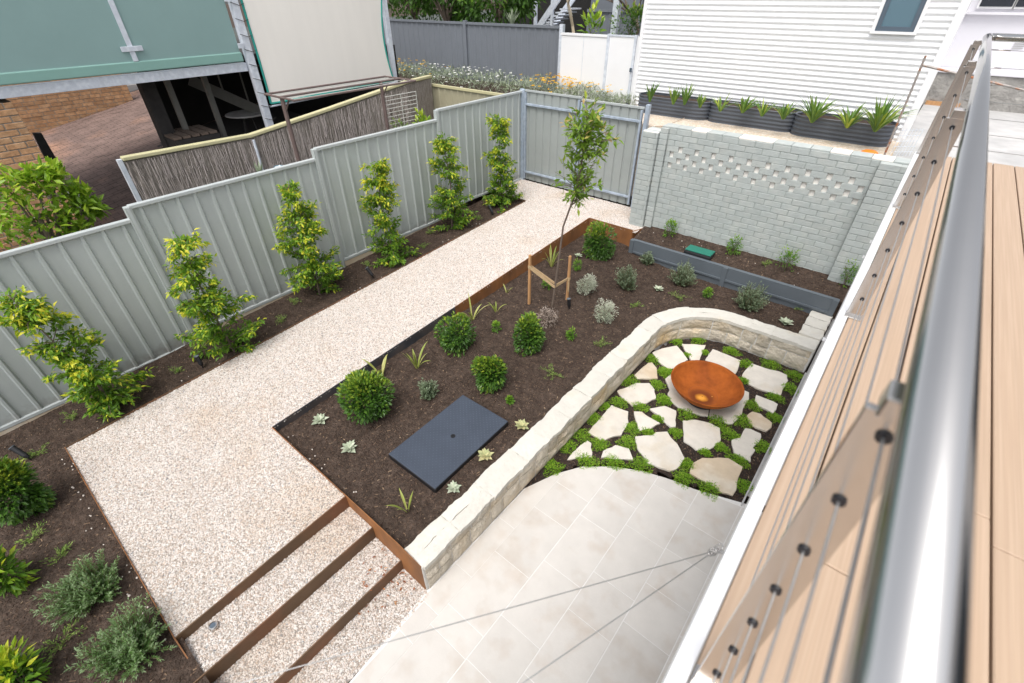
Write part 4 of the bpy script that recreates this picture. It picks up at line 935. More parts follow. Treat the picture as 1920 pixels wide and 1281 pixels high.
# =================================================================== neighbour's house with blinds and carport
XF = -3.5
nb = thing('neighbour_house', 'raised neighbouring house front with green and cream canvas blinds on galvanised posts', 'house', (XF, -4, .3))
B().box(XF-.14, XF+.0, -11, -3.80, 2.25, 2.385).build('floor_beam', 'galv', nb, bevel=.006)
B().box(XF-.02, XF+.015, -11, -3.86, 2.55, 5).build('green_blind', 'blindgreen', nb)
B().box(XF-.03, XF+.035, -11, -3.84, 2.41, 2.555).build('blind_hem', 'blindhem', nb, bevel=.015)
B().box(XF+.018, XF+.035, -5.565, -5.495, 2.556, 5).build('strap', 'galv', nb)
B().box(XF+.036, XF+.05, -5.67, -5.37, 2.69, 2.76).build('clamp_plate', 'galv', nb, bevel=.004)
pst = B().bar((XF+.02, -3.72, -.2), (XF+.02, -3.72, 5), .13, .13).build('post', 'galv', nb, bevel=.008)
for z in np.arange(1.4, 4, .23): B().tube([(XF+.095, -3.80, z+.05), (XF+.095, -3.66, z), (XF+.06, -3.56, z+.03)], .005, 5).build('lacing', 'dark', pst)
for z in (2.62, 3.3): B().box(XF+.05, XF+.1, -3.88, -3.79, z, z+.07).build('bracket', 'galv', pst)
b = B(); n1, n2 = 40, 30                        # slightly billowing cream blind
for j in range(n2+1):
    for i in range(n1+1):
        u, v_ = i/n1, j/n2; y = -3.58+3.05*u+.06*math.sin(math.pi*v_)*(1-2*u)*0; z = 1.68+.07*u+3.2*v_
        ye = y-.11*math.sin(math.pi*min(1, v_*2))*max(0, (u-.55)/.45)**2
        b.v.append((XF+.05+.05*math.sin(math.pi*u)+.012*math.sin(9*u+4*v_)*(1-v_)+.022*math.sin(16*(u+.55*v_))*(1-v_)**2*(1-u), ye, z))
for j in range(n2):
    for i in range(n1): a = j*(n1+1)+i; b.f.append((a, a+1, a+n1+2, a+n1+1))
cb = b.build('cream_blind', 'cream', nb, smooth=True)
edge = lambda idx, rr=.02: B().tube([b.v[k] for k in idx], rr, 6)
edge([i for i in range(n1+1)]).build('binding', 'teal', cb); edge([j*(n1+1) for j in range(n2+1)]).build('binding', 'teal', cb); edge([j*(n1+1)+n1 for j in range(n2+1)]).build('binding', 'teal', cb)
B().bar((XF-.02, -.44, -.2), (XF-.02, -.44, 5), .1, .1).build('post', 'galv', nb)
B().tube([(XF+.06, -3.62, 1.63), (XF+.06, -.5, 1.70)], .018, 8).build('batten', 'galv', nb)
B().box(-7.4, XF-.15, -11, -.6, 2.40, 2.5).build('upper_floor', 'dark', nb)
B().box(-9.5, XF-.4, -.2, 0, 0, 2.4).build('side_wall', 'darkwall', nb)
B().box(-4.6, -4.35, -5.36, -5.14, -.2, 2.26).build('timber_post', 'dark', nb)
B().box(-7.4, -7.2, atx(290, 200, -7.2)[1], -.2, 0, 2.4).build('shade_backdrop', 'darkwall', nb)  # near-black colour stands in for the shade deep under the house
for (a, c) in (((315, 150), (350, 268)), ((383, 140), (420, 258))):
    q = atx(*a, -4.5); B().bar((-4.5, q[1]-.03, -.2), (-4.5, q[1]-.03, 2.26), .09, .09).build('post', 'postgrey', nb)
s0, s1 = atx(355, 150, -5.2), atx(495, 212, -4.9)
B().bar(s0, s1, .05, .2).build('stair_stringer', 'postgrey', nb)
for u in (.45, .8):
    p = s0+(s1-s0)*u; B().tube([p, p+np.array([0, 0, .8])], .018, 6).build('baluster', 'postgrey', nb)
# brick pier and brick wall of the carport
def zpave(x, y): return .6+.19*(y+5.9)-.06*(x+11)
bp_ = thing('brick_pier', 'tan brick pier at the corner of the carport', 'pier', (XF, -7.6, 0))
py1 = atx(22, 190, XF)[1]; 
B().box(XF-.5, XF-.008, -8.6, py1-.008, -.6, 2.2).build('mortar_bed', 'brickmortar', bp_)
z = -.2; c = 0
while z < 2.2:
    y = py1; first = .11 if c % 2 else .23
    while y > -8.5:
        L = first if y == py1 else .23
        B().box(XF-.1, XF+R.uniform(-.004, .006), y-L+.006, y-.004, z+.006, z+.078).build('brick', 'clinker' if R.random() < .04 else 'tanbrick', bp_, bevel=.005, seg=1); y -= L+.006
    z += .086; c += 1
cw = thing('brick_wall', 'tan brick wall at the back of the carport driveway', 'wall', (-11, -5.5, .5))
XB = -11.0; ya, yb_ = -7.2, atx(240, 165, XB)[1]
B().box(XB-.2, XB-.006, ya, yb_, 0, 2.8).build('mortar_bed', 'brickmortar', cw)
z = .30; c = 0
while z < 2.35:
    y = yb_+(.06 if c % 2 else 0)-.0
    while y > ya:
        L = .23
        if z+.08 > zpave(XB, y)-.1: B().box(XB-.1, XB+R.uniform(-.004, .006), y-L+.006, min(y, yb_)-.004, z+.006, z+.08).build('brick', 'tanbrick', cw)
        y -= .236
    z += .086; c += 1
b2 = thing('brush_fence', 'dark brushwood panel beyond the carport next to the back brick wall', 'fence', (-12, -3.5, 1))
B().box(-12.2, -12.1, yb_-.2, -1.5, .5, 3).build('panel', 'brush', b2)
B().box(-12.09, -11.9, yb_-.2, -1.5, .4, 1.25).build('plinth', 'concrete', b2)
b = B(); x = -11.8; r_ = 0                        # brick paving, real joints
while x < -2.1:
    y = -10.0-(r_ % 2)*.115
    while y < (-4.9 if x > -7.2 else -2.2):
        z0 = zpave(x, y); k = R.uniform(-.003, .003)
        q = [(x+.004, y+.004), (x+.112, y+.004), (x+.112, y+.226), (x+.004, y+.226)]
        if x < -3 or y < -6.7: b.add([(*p, zpave(*p)+k) for p in q], [(0, 1, 2, 3)])
        y += .23
    x += .116; r_ += 1
pvb = B().add([(-14, -12, zpave(-14, -12)-.006), (-2.1, -12, zpave(-2.1, -12)-.006), (-2.1, -2, zpave(-2.1, -2)-.006), (-14, -2, zpave(-14, -2)-.006)], [(0, 1, 2, 3)]).build('driveway', 'dark')
structure(pvb, 'red-brown brick paved driveway under the neighbouring carport', 'driveway')
o = b.build('paver', 'paving', pvb); o['kind'] = 'stuff'
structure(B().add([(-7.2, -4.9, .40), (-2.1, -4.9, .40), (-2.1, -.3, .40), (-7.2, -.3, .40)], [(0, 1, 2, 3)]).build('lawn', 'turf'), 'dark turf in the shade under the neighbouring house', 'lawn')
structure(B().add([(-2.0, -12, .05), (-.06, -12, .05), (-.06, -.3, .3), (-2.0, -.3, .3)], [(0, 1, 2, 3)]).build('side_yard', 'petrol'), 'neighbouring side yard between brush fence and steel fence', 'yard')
tb = thing('round_table', 'pale round table on a dark trestle in the shade under the house', 'table', (-5.0, -3.5, .4))
q = atx(462, 213, -5.0)
B().lathe([(0, 0), (.42, 0), (.43, .015), (.42, .03), (0, .03)], (q[0], q[1], q[2]-.02), 32).build('top', 'concrete', tb)
for k in range(4):
    a = k*1.571+.4; B().tube([(q[0]+.3*math.cos(a), q[1]+.3*math.sin(a), .32), (q[0]+.1*math.cos(a), q[1]+.1*math.sin(a), q[2]-.02)], .02, 6).build('leg', 'dark', tb)
cr_ = thing('timber_crate', 'brown timber crate with boards on the turf beside the dark backdrop', 'crate', (-4.6, -4.9, .5))
q = atx(325, 255, -4.2)
for k in range(5): B().box(q[0]-.5, q[0]+.3, q[1]-.1+k*.16, q[1]+.03+k*.16, q[2]-.02, q[2]+.02).build('slat', 'bark', cr_)
B().box(q[0]-.5, q[0]+.3, q[1]-.1, q[1]+.7, .32, q[2]-.03).build('body', 'dark', cr_)
gb = atx(72, 290, -3.9)
wb = thing('plastic_sheet', 'black plastic sheet standing behind the brick pier', 'sheet', (gb[0], gb[1], .2))
A_ = [atx(62, 250, -4.4), atx(78, 250, -4.4), atx(120, 322, -4.4), atx(100, 330, -4.4)]
b = B(); b.add([tuple(p) for p in A_]+[tuple(p-np.array([.08, 0, 0])) for p in A_], [(0, 1, 2, 3), (7, 6, 5, 4), (0, 4, 5, 1), (1, 5, 6, 2), (2, 6, 7, 3), (3, 7, 4, 0)]); b.build('panel', 'black', wb)

# =================================================================== far background behind the grey fence
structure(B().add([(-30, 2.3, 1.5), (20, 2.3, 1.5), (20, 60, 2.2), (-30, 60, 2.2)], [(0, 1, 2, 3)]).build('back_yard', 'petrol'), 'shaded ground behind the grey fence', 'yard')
def tree(label, P, rx, rz, zc, n, ll, lw, m, group=None):
    t = thing('tree', label, 'tree', P, group); P = np.asarray(P, float)
    lob = 14; lc = rnd_dirs(lob)*np.array([rx*.7, rx*.7, rz*.6]); k = NP.integers(0, lob, n); d = rnd_dirs(n); rad = NP.random(n)**.4
    pos = np.array([0, 0, zc])+lc[k]+d*rad[:, None]*np.array([rx*.42, rx*.42, rz*.42])
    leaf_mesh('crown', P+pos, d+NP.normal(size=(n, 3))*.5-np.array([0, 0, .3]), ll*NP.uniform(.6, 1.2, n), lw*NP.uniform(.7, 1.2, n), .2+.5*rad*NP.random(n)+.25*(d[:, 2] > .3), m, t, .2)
    b = B(); b.tube([P+[0, 0, -.3], P+[.05, 0, zc*.5], P+[0, .1, zc]], [.11, .09, .04], 8)
    for i in range(6): a = i*1.05; b.tube([P+[0, 0, zc*.55], P+[math.cos(a)*rx*.5, math.sin(a)*rx*.5, zc+rz*.2]], [.05, .015], 6)
    b.build('trunk', 'bark', t); return t
for i, (x, y, rx, rz, zc, lab) in enumerate(((-8.4, 4.6, 1.3, 1.3, 1.9, 'dense dark green tree at the left end behind the grey fence'), (-6.4, 4.2, 1.2, 1.1, 1.75, 'bright broad-leaved tree second behind the grey fence'), (-4.6, 4.6, 1.3, 1.2, 1.9, 'glossy green tree in the middle behind the grey fence'), (-12.5, 6.5, 2.2, 2, 2.6, 'large shaded tree farthest behind the cream blind'))):
    tree(lab, (x, y, 1.6), rx, rz, zc, 3000, .2, .075, 'fartree', 'trees behind the grey fence')
strap_plant('yucca', 'pale spiky yucca above the grey fence', aty(960, 40, 3.4)-np.array([0, 0, .1]), 26, .42, .035, 'rosette', .9, vlo=0, vhi=.5, droop=.3)
fbld = thing('far_building', 'shaded red brick building with grey stair behind the grey fence', 'building', (-1.5, 9, 1.5))
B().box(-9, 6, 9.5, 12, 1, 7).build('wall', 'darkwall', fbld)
B().box(-1.9, .5, 9.3, 9.49, 1, 7).build('brick_panel', 'redbrick', fbld)
B().box(-4.2, -2.2, 9.2, 9.49, 1, 7).build('roller_door', 'greyfence', fbld)
sa, sb = aty(1003, 43, 7.5), aty(1050, 5, 7.5)
for dy in (0, .9): B().bar((sa[0], 7.5+dy, sa[2]-.3), (sb[0]+.3, 7.5+dy, sb[2]+.5), .05, .2).build('stair_stringer', 'galv', fbld)
for k in range(7):
    u = k/6; B().box(sa[0]+(sb[0]-sa[0])*u, sa[0]+(sb[0]-sa[0])*u+.28, 7.5, 8.4, sa[2]+(sb[2]-sa[2])*u-.2, sa[2]+(sb[2]-sa[2])*u-.16).build('stair_tread', 'galv', fbld)
for x in (1004, 1035): q = aty(x, 40, 7.5); B().bar((q[0], 7.5, 1.5), (q[0], 7.5, 6), .09, .09).build('stair_post', 'galv', fbld)
q = aty(1153, 40, 3.2)
tag(B().bar((q[0], 3.2, 1.4), (q[0]+.05, 3.2, 6), .14, .14).build('steel_post', 'galv'), 'blue-grey square steel post rising behind the white panel fence', 'post')
ft = thing('frangipani_tree', 'bare branching frangipani with pale limbs above the white panel fence', 'tree', (.0, 2.9, 1.5))
b = B(); base = aty(1085, 62, 2.8)
def limb(p, d, l, r, depth):
    q = p+d*l; b.tube([p, (p+q)/2+np.array([R.uniform(-.02, .02), 0, 0]), q], [r, r*.9, r*.78], 7)
    if depth:
        for k in range(R.choice([2, 3])): nd = d+NP.normal(size=3)*.55; nd[2] = abs(nd[2])*.8+.25; limb(q, nd/np.linalg.norm(nd), l*R.uniform(.6, .85), r*.72, depth-1)
limb(base+np.array([0, 0, -.6]), np.array([-.25, 0, 1.])/1.03, .75, .045, 4); b.build('trunk', 'flagtan', ft)
base2 = aty(1190, 66, 3.3)
ft2 = thing('frangipani_tree', 'second bare frangipani behind the blue-grey steel post', 'tree', (1.2, 3.3, 1.5))
b = B(); limb(base2+np.array([0, 0, -.6]), np.array([.1, 0, 1.]), .7, .04, 4); b.build('trunk', 'dryleaf' if False else 'bark', ft2)
bush('shrub', 'yellow-green broad-leaved shrub above the white panel fence', aty(1110, 66, 2.6)-np.array([0, 0, .25]), .28, .62, 90, .2, .08, 'citrus')
bush('shrub', 'dark burgundy flecked shrub between steel post and white house', aty(1185, 70, 2.7)-np.array([0, 0, .3]), .5, .75, 700, .08, .035, 'roundleaf')
f3 = thing('paling_fence', 'dark boundary fence behind the frangipani trees', 'fence', (1, 4.5, 1.5))
b = B(); ribbed(b, (-1.2, 4.2), (3.4, 5.6), 1.3, 3.0, 20, (0, -1), .02, .08); b.build('sheet', 'greyfence', f3)
B().bar((-1.2, 4.18, 3.0), (3.4, 5.58, 3.0), .05, .06).build('rail', 'greyfence', f3)

# lemon tree over the fence
P = np.array([-1.15, -7.95, .1])
t = thing('lemon_tree', 'leafy lemon tree looking over the fence in front of the brick pier', 'tree', P)
n = 1250; cc = [(92, 345, .26), (45, 385, .34), (125, 395, .30), (8, 345, .24), (70, 430, .42), (160, 382, .17), (98, 322, .14), (0, 430, .45), (178, 392, .1), (140, 360, .16), (60, 330, .16), (140, 425, .25)]
pos = []
for i in range(n):
    x, y, r_ = cc[i % len(cc)]; q = atx(x, y, -1.15); d = rnd_dirs(1)[0]*(R.random()**.45)*r_; pos.append(q+d*np.array([.85, .85, .7]))
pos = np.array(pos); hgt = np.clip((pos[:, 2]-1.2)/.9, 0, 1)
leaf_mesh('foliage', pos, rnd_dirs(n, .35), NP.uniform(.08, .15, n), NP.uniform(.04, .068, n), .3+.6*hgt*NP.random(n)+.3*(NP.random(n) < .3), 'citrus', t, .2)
b = B().tube([P, P+[0, .05, .7], P+[.05, .1, 1.25]], [.05, .04, .025], 8)
for x, y, r_ in cc: b.tube([P+[0, .05, .6], atx(x, y, -1.15)], [.022, .006], 6)
b.build('trunk', 'bark', t)
nfl = 40; pf = pos[NP.integers(0, n, nfl)]+NP.normal(size=(nfl, 3))*.03
leaf_mesh('blossom', np.repeat(pf, 4, 0), rnd_dirs(nfl*4, .3), .02, .012, np.full(nfl*4, .95), 'flower', t)

# =================================================================== garden plants
def vtips(V, pos, dist, rz): return V
# six hedge shrubs along the steel fence
def hedge(px, py, top, label, wid, lean=0., openness=.5, n=1500):
    P = onto(px, py, zfence_bed); H = height_to(P, top)
    t = thing('hedge_shrub', label, 'shrub', P, 'young screening shrubs along the steel fence')
    b = B(); sp = [P+np.array([lean*(u**2)*.25+.02*math.sin(5*u+px), lean*(u**2)*.3+.03*math.sin(4*u+py), H*.94*u]) for u in np.linspace(0, 1, 8)]
    b.tube(sp, [.016, .015, .013, .011, .009, .007, .005, .003], 6)
    pos, D, V, L = [], [], [], []
    nb_ = 92
    for i in range(nb_):
        u = R.random()**.95; base = sp[0]+(sp[-1]-sp[0])*u; k = min(6, int(u*7)); fr = u*7-k; base = sp[k]+(sp[k+1]-sp[k])*fr
        prof_ = wid*((.78+.35*u if u < .3 else .95-.85*(u-.3)) if u < .75 else .5*(1.15-u)+.30)*R.choice((.45, .65, .8, .95, 1.05, 1.3))
        if .45 < u < .8 and R.random() < openness*.6: continue
        a = R.uniform(0, 6.28); el = R.uniform(-.1, .75); d = np.array([math.cos(a)*math.cos(el), math.sin(a)*math.cos(el), math.sin(el)])
        if base[0]+d[0]*prof_ < .05: d[0] = abs(d[0])*.3
        tip = base+d*prof_; mid_ = base+d*prof_*.55+np.array([0, 0, .02]); b.tube([base, mid_, tip-np.array([0, 0, .02])], [.005, .004, .002], 4, cap=False)
        m_ = int(3.5*n/nb_*(.4+prof_/wid))
        for j in range(m_):
            s_ = R.random()**.6; q = base+(tip-base)*s_+np.array([R.gauss(0, .03), R.gauss(0, .03), R.gauss(0, .02)-.03*s_*s_]); pos.append(q)
            dd = d*.7+NP.normal(size=3)*.5; dd[2] -= .45*R.random(); D.append(dd)
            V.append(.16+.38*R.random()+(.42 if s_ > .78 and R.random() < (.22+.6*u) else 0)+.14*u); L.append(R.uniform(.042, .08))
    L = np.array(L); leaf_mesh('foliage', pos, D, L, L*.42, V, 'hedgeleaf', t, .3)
    b.build('stem', 'bark', t); return t
hedge(213, 768, 538, 'young screening shrub with drooping yellow tips, nearest to camera along the fence', .41, -.35, .4, 1700)
hedge(438, 662, 438, 'young screening shrub second from camera, broad at its foot, before the fence post', .47, 0, .6, 1700)
hedge(603, 551, 338, 'young screening shrub third from camera, leaning left before the fence step', .42, -.15, .2, 1600)
hedge(737, 486, 295, 'young screening shrub fourth from camera with very yellow upper leaves', .41, 0, .3, 1500)
hedge(848, 427, 245, 'young screening shrub fifth from camera with a thin airy top', .38, 0, .7, 1500)
hedge(938, 383, 212, 'young screening shrub last in the row, beside the gate corner', .44, .05, .4, 1700)

def bushpx(px, py, wpx, toppx, label, kind, zf=zmid_b, group=None, n=None, name=None):
    cy = (py+toppx)/2; P = onto(px, cy, zf); H = .2
    for _ in range(8):
        q = atz(px, cy, zf(P[0], P[1])+H*.5); P = np.array([q[0], q[1], zf(q[0], q[1])]); k = proj(q)[2]; rx = wpx*k/FPX/2
        d = q-CAM; sn = -d[2]/np.linalg.norm(d); cs = math.sqrt(1-sn*sn); hw = (py-toppx)*k/FPX/2
        H = 2*math.sqrt(max((hw*.94)**2-(rx*sn)**2, (.45*rx)**2))/max(cs, .5); H = min(max(H, rx*.9), rx*2.6)
    P[2] -= .005; rx *= R.uniform(.92, 1.02) if kind == 'round' else .95; H *= R.uniform(.86, .96) if kind == 'round' else 1
    kw = dict(round=('glossy_shrub', 'roundleaf', 1700, .050, .027, 'shrub'), grey=('lavender_bush', 'greyleaf', 2000, .042, .009, 'shrub'), rose=('rosemary_bush', 'rosemary', 4200, .042, .0085, 'shrub'),
              silver=('silver_bush', 'silverleaf', 1500, .026, .011, 'shrub'), dry=('dead_bush', 'dryleaf', 700, .03, .006, 'shrub'), tuft=('compact_plant', 'brightleaf', 260, .034, .016, 'plant'), wall=('upright_shrub', 'brightleaf', 330, .036, .018, 'shrub'), yel=('leafy_shrub', 'hedgeleaf', 700, .08, .03, 'shrub'))[kind]
    if kind in ('grey', 'rose'):
        f_ = max(.35, min(1, rx/.2))
        return sprig_bush(name or kw[0], label, P, rx*1.0, H*(.85 if kind == 'rose' else 1.0), kw[1], int((330 if kind == 'rose' else 210)*f_), 34 if kind == 'rose' else 26, .032 if kind == 'rose' else .034, .008 if kind == 'rose' else .0105, 'shrub', group)
    up = dict(grey=.8, rose=.75, wall=.9, silver=.3).get(kind, .15)
    return bush(name or kw[0], label, P, rx, H, n or kw[2], kw[3], kw[4], kw[1], kw[5], group, None, 'bark' if kind != 'silver' else 'dryleaf', up, (.35 if kind in ('grey', 'rose', 'silver', 'wall') else .7), 7 if kind != 'wall' else 9, .7, .12 if kind in ('grey', 'rose') else .25, lobes=15 if kind == 'round' else 16)
def sprig_bush(name, label, P, rx, H, m, stems, per, nl, nw, cat='shrub', group=None):
    t = thing(name, label, cat, P, group); P = np.asarray(P, float); b = B(); pos, D, V = [], [], []; off = NP.normal(size=2)*.12
    for i in range(stems):
        a = R.uniform(0, 6.283); c = R.random()**.75; lim = R.uniform(.62, 1.12)*(1+.18*math.sin(3*a+P[0]*9))
        tip = np.array([math.cos(a)*rx*c*lim+off[0]*rx, math.sin(a)*rx*c*lim+off[1]*rx, H*lim*math.sqrt(max(.06, 1-c*c*.93))])
        mid_ = tip*np.array([.62, .62, .42]); pr = 0
        b.tube([P+NP.normal(size=3)*[.02, .02, 0], P+mid_, P+tip], [.004, .003, .0012], 4, cap=False)
        for j in range(per):
            u = .22+.78*(j+R.random())/per; q = (2*u*(1-u))*mid_*1.0+u*u*tip+0; dd = (tip-mid_); dd = dd/np.linalg.norm(dd); w_ = NP.normal(size=3); w_ -= dd*(w_@dd); w_ /= np.linalg.norm(w_)
            pos.append(P+q); D.append(dd*.75+w_*.75); V.append(.12+.5*u+R.uniform(-.15, .2)+(.15 if u > .85 else 0))
    n = len(pos); leaf_mesh('foliage', pos, D, nl*NP.uniform(.7, 1.2, n), nw, V, m, t, .05, .1); b.build('stem', 'stem', t); return t
zb_ = lambda x, y: zfence_bed(x, y)
bushpx(684, 802, 108, 702, 'large glossy round shrub beside the dark end of the steel edging', 'round', n=3600, group='round shrubs in the middle bed')
bushpx(858, 662, 82, 588, 'glossy shrub with a split crown and pale dead sprig against the steel edging', 'round', n=2000, group='round shrubs in the middle bed')
bushpx(988, 663, 66, 597, 'compact glossy round shrub beside the dead grey bush', 'round', n=2200, group='round shrubs in the middle bed')
bushpx(922, 732, 74, 660, 'upright glossy shrub between the tank cover and the dead grey bush', 'round', n=2000, group='round shrubs in the middle bed')
bushpx(1131, 487, 70, 421, 'glossy round shrub in the far rusty corner of the middle bed', 'round', n=2800, group='round shrubs in the middle bed')
bushpx(22, 988, 112, 866, 'large dark glossy shrub cut by the left edge of the picture', 'round', zb_, n=3200)
bushpx(4, 1140, 74, 1012, 'yellow-green leafy shrub at the left edge beside the rosemary', 'yel', zb_)
bushpx(30, 1330, 110, 1225, 'yellow-green leafy shrub in the bottom left corner', 'yel', zb_)
bushpx(163, 1140, 140, 1038, 'rosemary bush nearer the gravel landing, upper of the pair', 'rose', zb_)
bushpx(222, 1262, 155, 1135, 'rosemary bush touching the steel edge, lower of the pair', 'rose', zb_, n=5600)
bushpx(12, 1300, 78, 1215, 'small rosemary bush at the bottom left edge of the picture', 'rose', zb_, n=2400)
bushpx(1178, 547, 46, 500, 'grey-green lavender bush left of its twin in front of the charcoal sleeper', 'grey')
bushpx(1281, 540, 52, 494, 'grey-green lavender bush nearest the middle of the charcoal sleeper', 'grey')
bushpx(1405, 584, 60, 532, 'grey-green lavender bush right of centre above the curved wall', 'grey', n=2200)
bushpx(1216, 498, 28, 474, 'small grey-green bush touching the charcoal sleeper near the rusty corner', 'grey', n=840)
bushpx(802, 750, 37, 712, 'small grey-green bush between big round shrub and tank cover', 'grey', n=960)
bushpx(1101, 557, 46, 516, 'silvery white bush right of the tree stakes', 'silver')
bushpx(1133, 611, 52, 566, 'silvery white bush above the start of the wall curve', 'silver')
bushpx(1027, 615, 46, 577, 'dead grey-brown bush below the tree stakes', 'dry')
for px, py, w_, tp, lb in ((931, 624, 19, 606, 'tiny bright green plant between split shrub and round shrub'), (1071, 638, 20, 618, 'tiny bright green plant left of the silvery bush by the wall'), (1025, 544, 17, 526, 'tiny bright green plant between the two tree stakes'), (1083, 507, 17, 488, 'tiny bright green plant just right of the staked tree'), (1327, 560, 19, 542, 'tiny bright green plant between the two right lavender bushes'), (957, 757, 13, 744, 'tiny green seedling at the corner of the tank cover')):
    bushpx(px, py, w_, tp, lb, 'tuft', group='tiny green plants in the middle bed')
for px, py, w_, tp, lb in ((1256, 447, 30, 415, 'small upright shrub by the brick wall nearest the rusty corner'), (1378, 478, 34, 445, 'small upright shrub by the brick wall beside the green lid'), (1475, 510, 48, 468, 'broad upright shrub by the brick wall right of the green lid'), (1592, 540, 36, 493, 'small upright shrub by the brick wall half hidden by the deck')):
    bushpx(px, py, w_, tp, lb, 'wall', zmid, 'small shrubs under the brick wall')
# rosettes
def rosette(px, py, wpx, label, m='rosette', zf=zmid_b, n=18):
    P = onto(px, py, zf); k = proj(P)[2]; r_ = wpx*k/FPX/2
    t = thing('felted_plant', label, 'plant', P, 'silver felted rosettes')
    for i in range(n):
        a = i*2.4; ring = i/n; el = .25+.95*ring; l = r_*(.98-.4*ring)*R.uniform(.85, 1.1)
        pts = [P+np.array([math.cos(a)*l*u*math.cos(el*(1-.25*u)), math.sin(a)*l*u*math.cos(el*(1-.25*u)), .01+l*math.sin(el)*u*(1.0-.3*u)]) for u in np.linspace(.05, 1, 5)]
        leaf_object('leaf', pts, l*.5, m, t, R.uniform(.2, .9))
for a in ((600, 790, 38, 'silver felted rosette left of the big round shrub'), (655, 842, 42, 'silver felted rosette left of the tank cover'), (978, 800, 36, 'yellowing felted rosette by the right corner of the tank cover', 'rosetteyel'), (910, 856, 40, 'yellowing felted rosette between tank cover and wall', 'rosetteyel'), (850, 917, 36, 'felted rosette by the near corner of the tank cover'), (1472, 607, 34, 'silver felted rosette at the right end above the curved wall'), (1234, 544, 26, 'small silver felted rosette between two lavender bushes'), (1084, 481, 20, 'tiny blue-grey rosette right of the staked tree')):
    rosette(*a)
# strappy plants
for px, py, n_l, Lm, wl, lb in ((716, 706, 4, .34, .038, 'yellow-green strappy plant with two broad leaves by dark edging'), (782, 690, 8, .36, .026, 'straggly yellow-green strappy plant with drooping dry leaves by dark edging'), (886, 600, 5, .42, .026, 'tall yellow-green strappy plant behind the split glossy shrub'), (930, 585, 4, .22, .022, 'low half-dead strappy plant near the rusty edging'), (950, 549, 3, .16, .018, 'tiny wilted strappy plant farthest along the rusty edging'), (764, 958, 5, .26, .024, 'wilted strappy plant between tank cover and steps'), (1034, 500, 9, .38, .024, 'strappy plant between the stakes behind the young tree')):
    strap_plant('strappy_plant', lb, onto(px, py, zmid_b), n_l, Lm*1.25, wl*1.2, 'strapleaf', .8, 'yellowing strappy plants in the middle bed', vlo=.2, vhi=.8, droop=1.1)
# sprawling ground covers
def creeper(px, py, wpx, label, zf=zmid_b, m='creepleaf'):
    P = onto(px, py, zf); k = proj(P)[2]; r_ = wpx*k/FPX/2; t = thing('creeping_plant', label, 'plant', P, 'small sprawling ground covers')
    pos, D = [], []; b = B()
    for i in range(7):
        a = R.uniform(0, 6.28); l = r_*R.uniform(.5, 1.15); e = P+np.array([math.cos(a)*l, math.sin(a)*l, .02+.25*l*R.random()]); b.tube([P, (P+e)/2+np.array([0, 0, .15*l]), e], [.003, .003, .0015], 4)
        for j in range(int(16+90*l)): u = R.random(); q = P+(e-P)*u+np.array([R.gauss(0, .012), R.gauss(0, .012), .15*l*4*u*(1-u)+abs(R.gauss(0, .01))]); pos.append(q); D.append((e-P)/l+NP.normal(size=3)*.8+np.array([0, 0, .4]))
    leaf_mesh('foliage', pos, D, NP.uniform(.018, .04, len(pos)), .007, NP.uniform(0, 1, len(pos)), m, t, .1); b.build('stem', 'stem', t)
for px, py, w_, lb in ((1125, 648, 36, 'sprawling green creeper right of the silvery bush, near the wall'), (1037, 703, 46, 'sprawling green creeper beside the damp patch left of the wall'), (1191, 575, 26, 'small creeper between silvery bush and the top of the wall curve'), (1271, 559, 36, 'small creeper directly above the top of the wall curve'), (1494, 580, 18, 'tiny creeper beside the right-hand wall return')): creeper(px, py, w_, lb)
for px, py, w_, lb in ((66, 1012, 54, 'pale green creeper right of the large glossy shrub at left'), (115, 1044, 46, 'pale green creeper just above the upper rosemary bush'), (118, 1208, 84, 'long-armed pale green creeper left of the lower rosemary bush'), (76, 852, 42, 'creeper beside the lying black spotlight at left'), (132, 782, 40, 'creeper left of the nearest screening shrub'), (334, 698, 24, 'creeper between first and second screening shrubs'), (376, 656, 32, 'creeper at the foot of the fence post behind a spotlight'), (556, 568, 32, 'creeper between second and third screening shrubs by the fence'), (529, 604, 24, 'creeper between second and third screening shrubs by the gravel'), (692, 500, 24, 'creeper behind the middle spotlight'), (795, 464, 26, 'creeper right of the fourth screening shrub by the gravel'), (806, 438, 20, 'creeper left of the fifth screening shrub by the fence'), (897, 412, 18, 'creeper beside the far spotlight near the gravel edge')): creeper(px, py, w_, lb, zb_)
for px, py, w_, lb in ((1233, 443, 18, 'tiny creeper left of the first shrub under the brick wall'), (1437, 498, 20, 'tiny creeper between green lid and broad shrub under the brick wall'), (1524, 527, 30, 'creeper right of the broad shrub under the brick wall')): creeper(px, py, w_, lb, zmid)
# cushions between the stepping stones
def cushion(px, py, rpx, flat_):
    P = atz(px, py, ZP); k = proj(P)[2]; r_ = rpx*k/FPX*1.0; n = int(420+26000*r_*r_)
    t = thing('ground_cover_cushion', 'low bright green ground cover cushion between the limestone flagstones', 'plant', P, 'green cushions between the flagstones')
    a = NP.uniform(0, 6.283, n); rr = NP.random(n)**.7*r_*(1.25+.22*np.sin(3*a+px)+.16*np.sin(5*a+py)); pos = np.column_stack([P[0]+np.cos(a)*rr, P[1]+np.sin(a)*rr*(.75 if flat_ else 1), P[2]+(1-(rr/r_/1.25)**2).clip(0, 1)*(.012+r_*(.05 if flat_ else .10)*NP.uniform(.2, 1, n))])
    D = np.column_stack([np.cos(a), np.sin(a), np.full(n, .45)])+NP.normal(size=(n, 3))*.8
    leaf_mesh('foliage', pos, D, NP.uniform(.014, .028, n), .0085, NP.uniform(0, 1, n), 'mossleaf', t, .1)
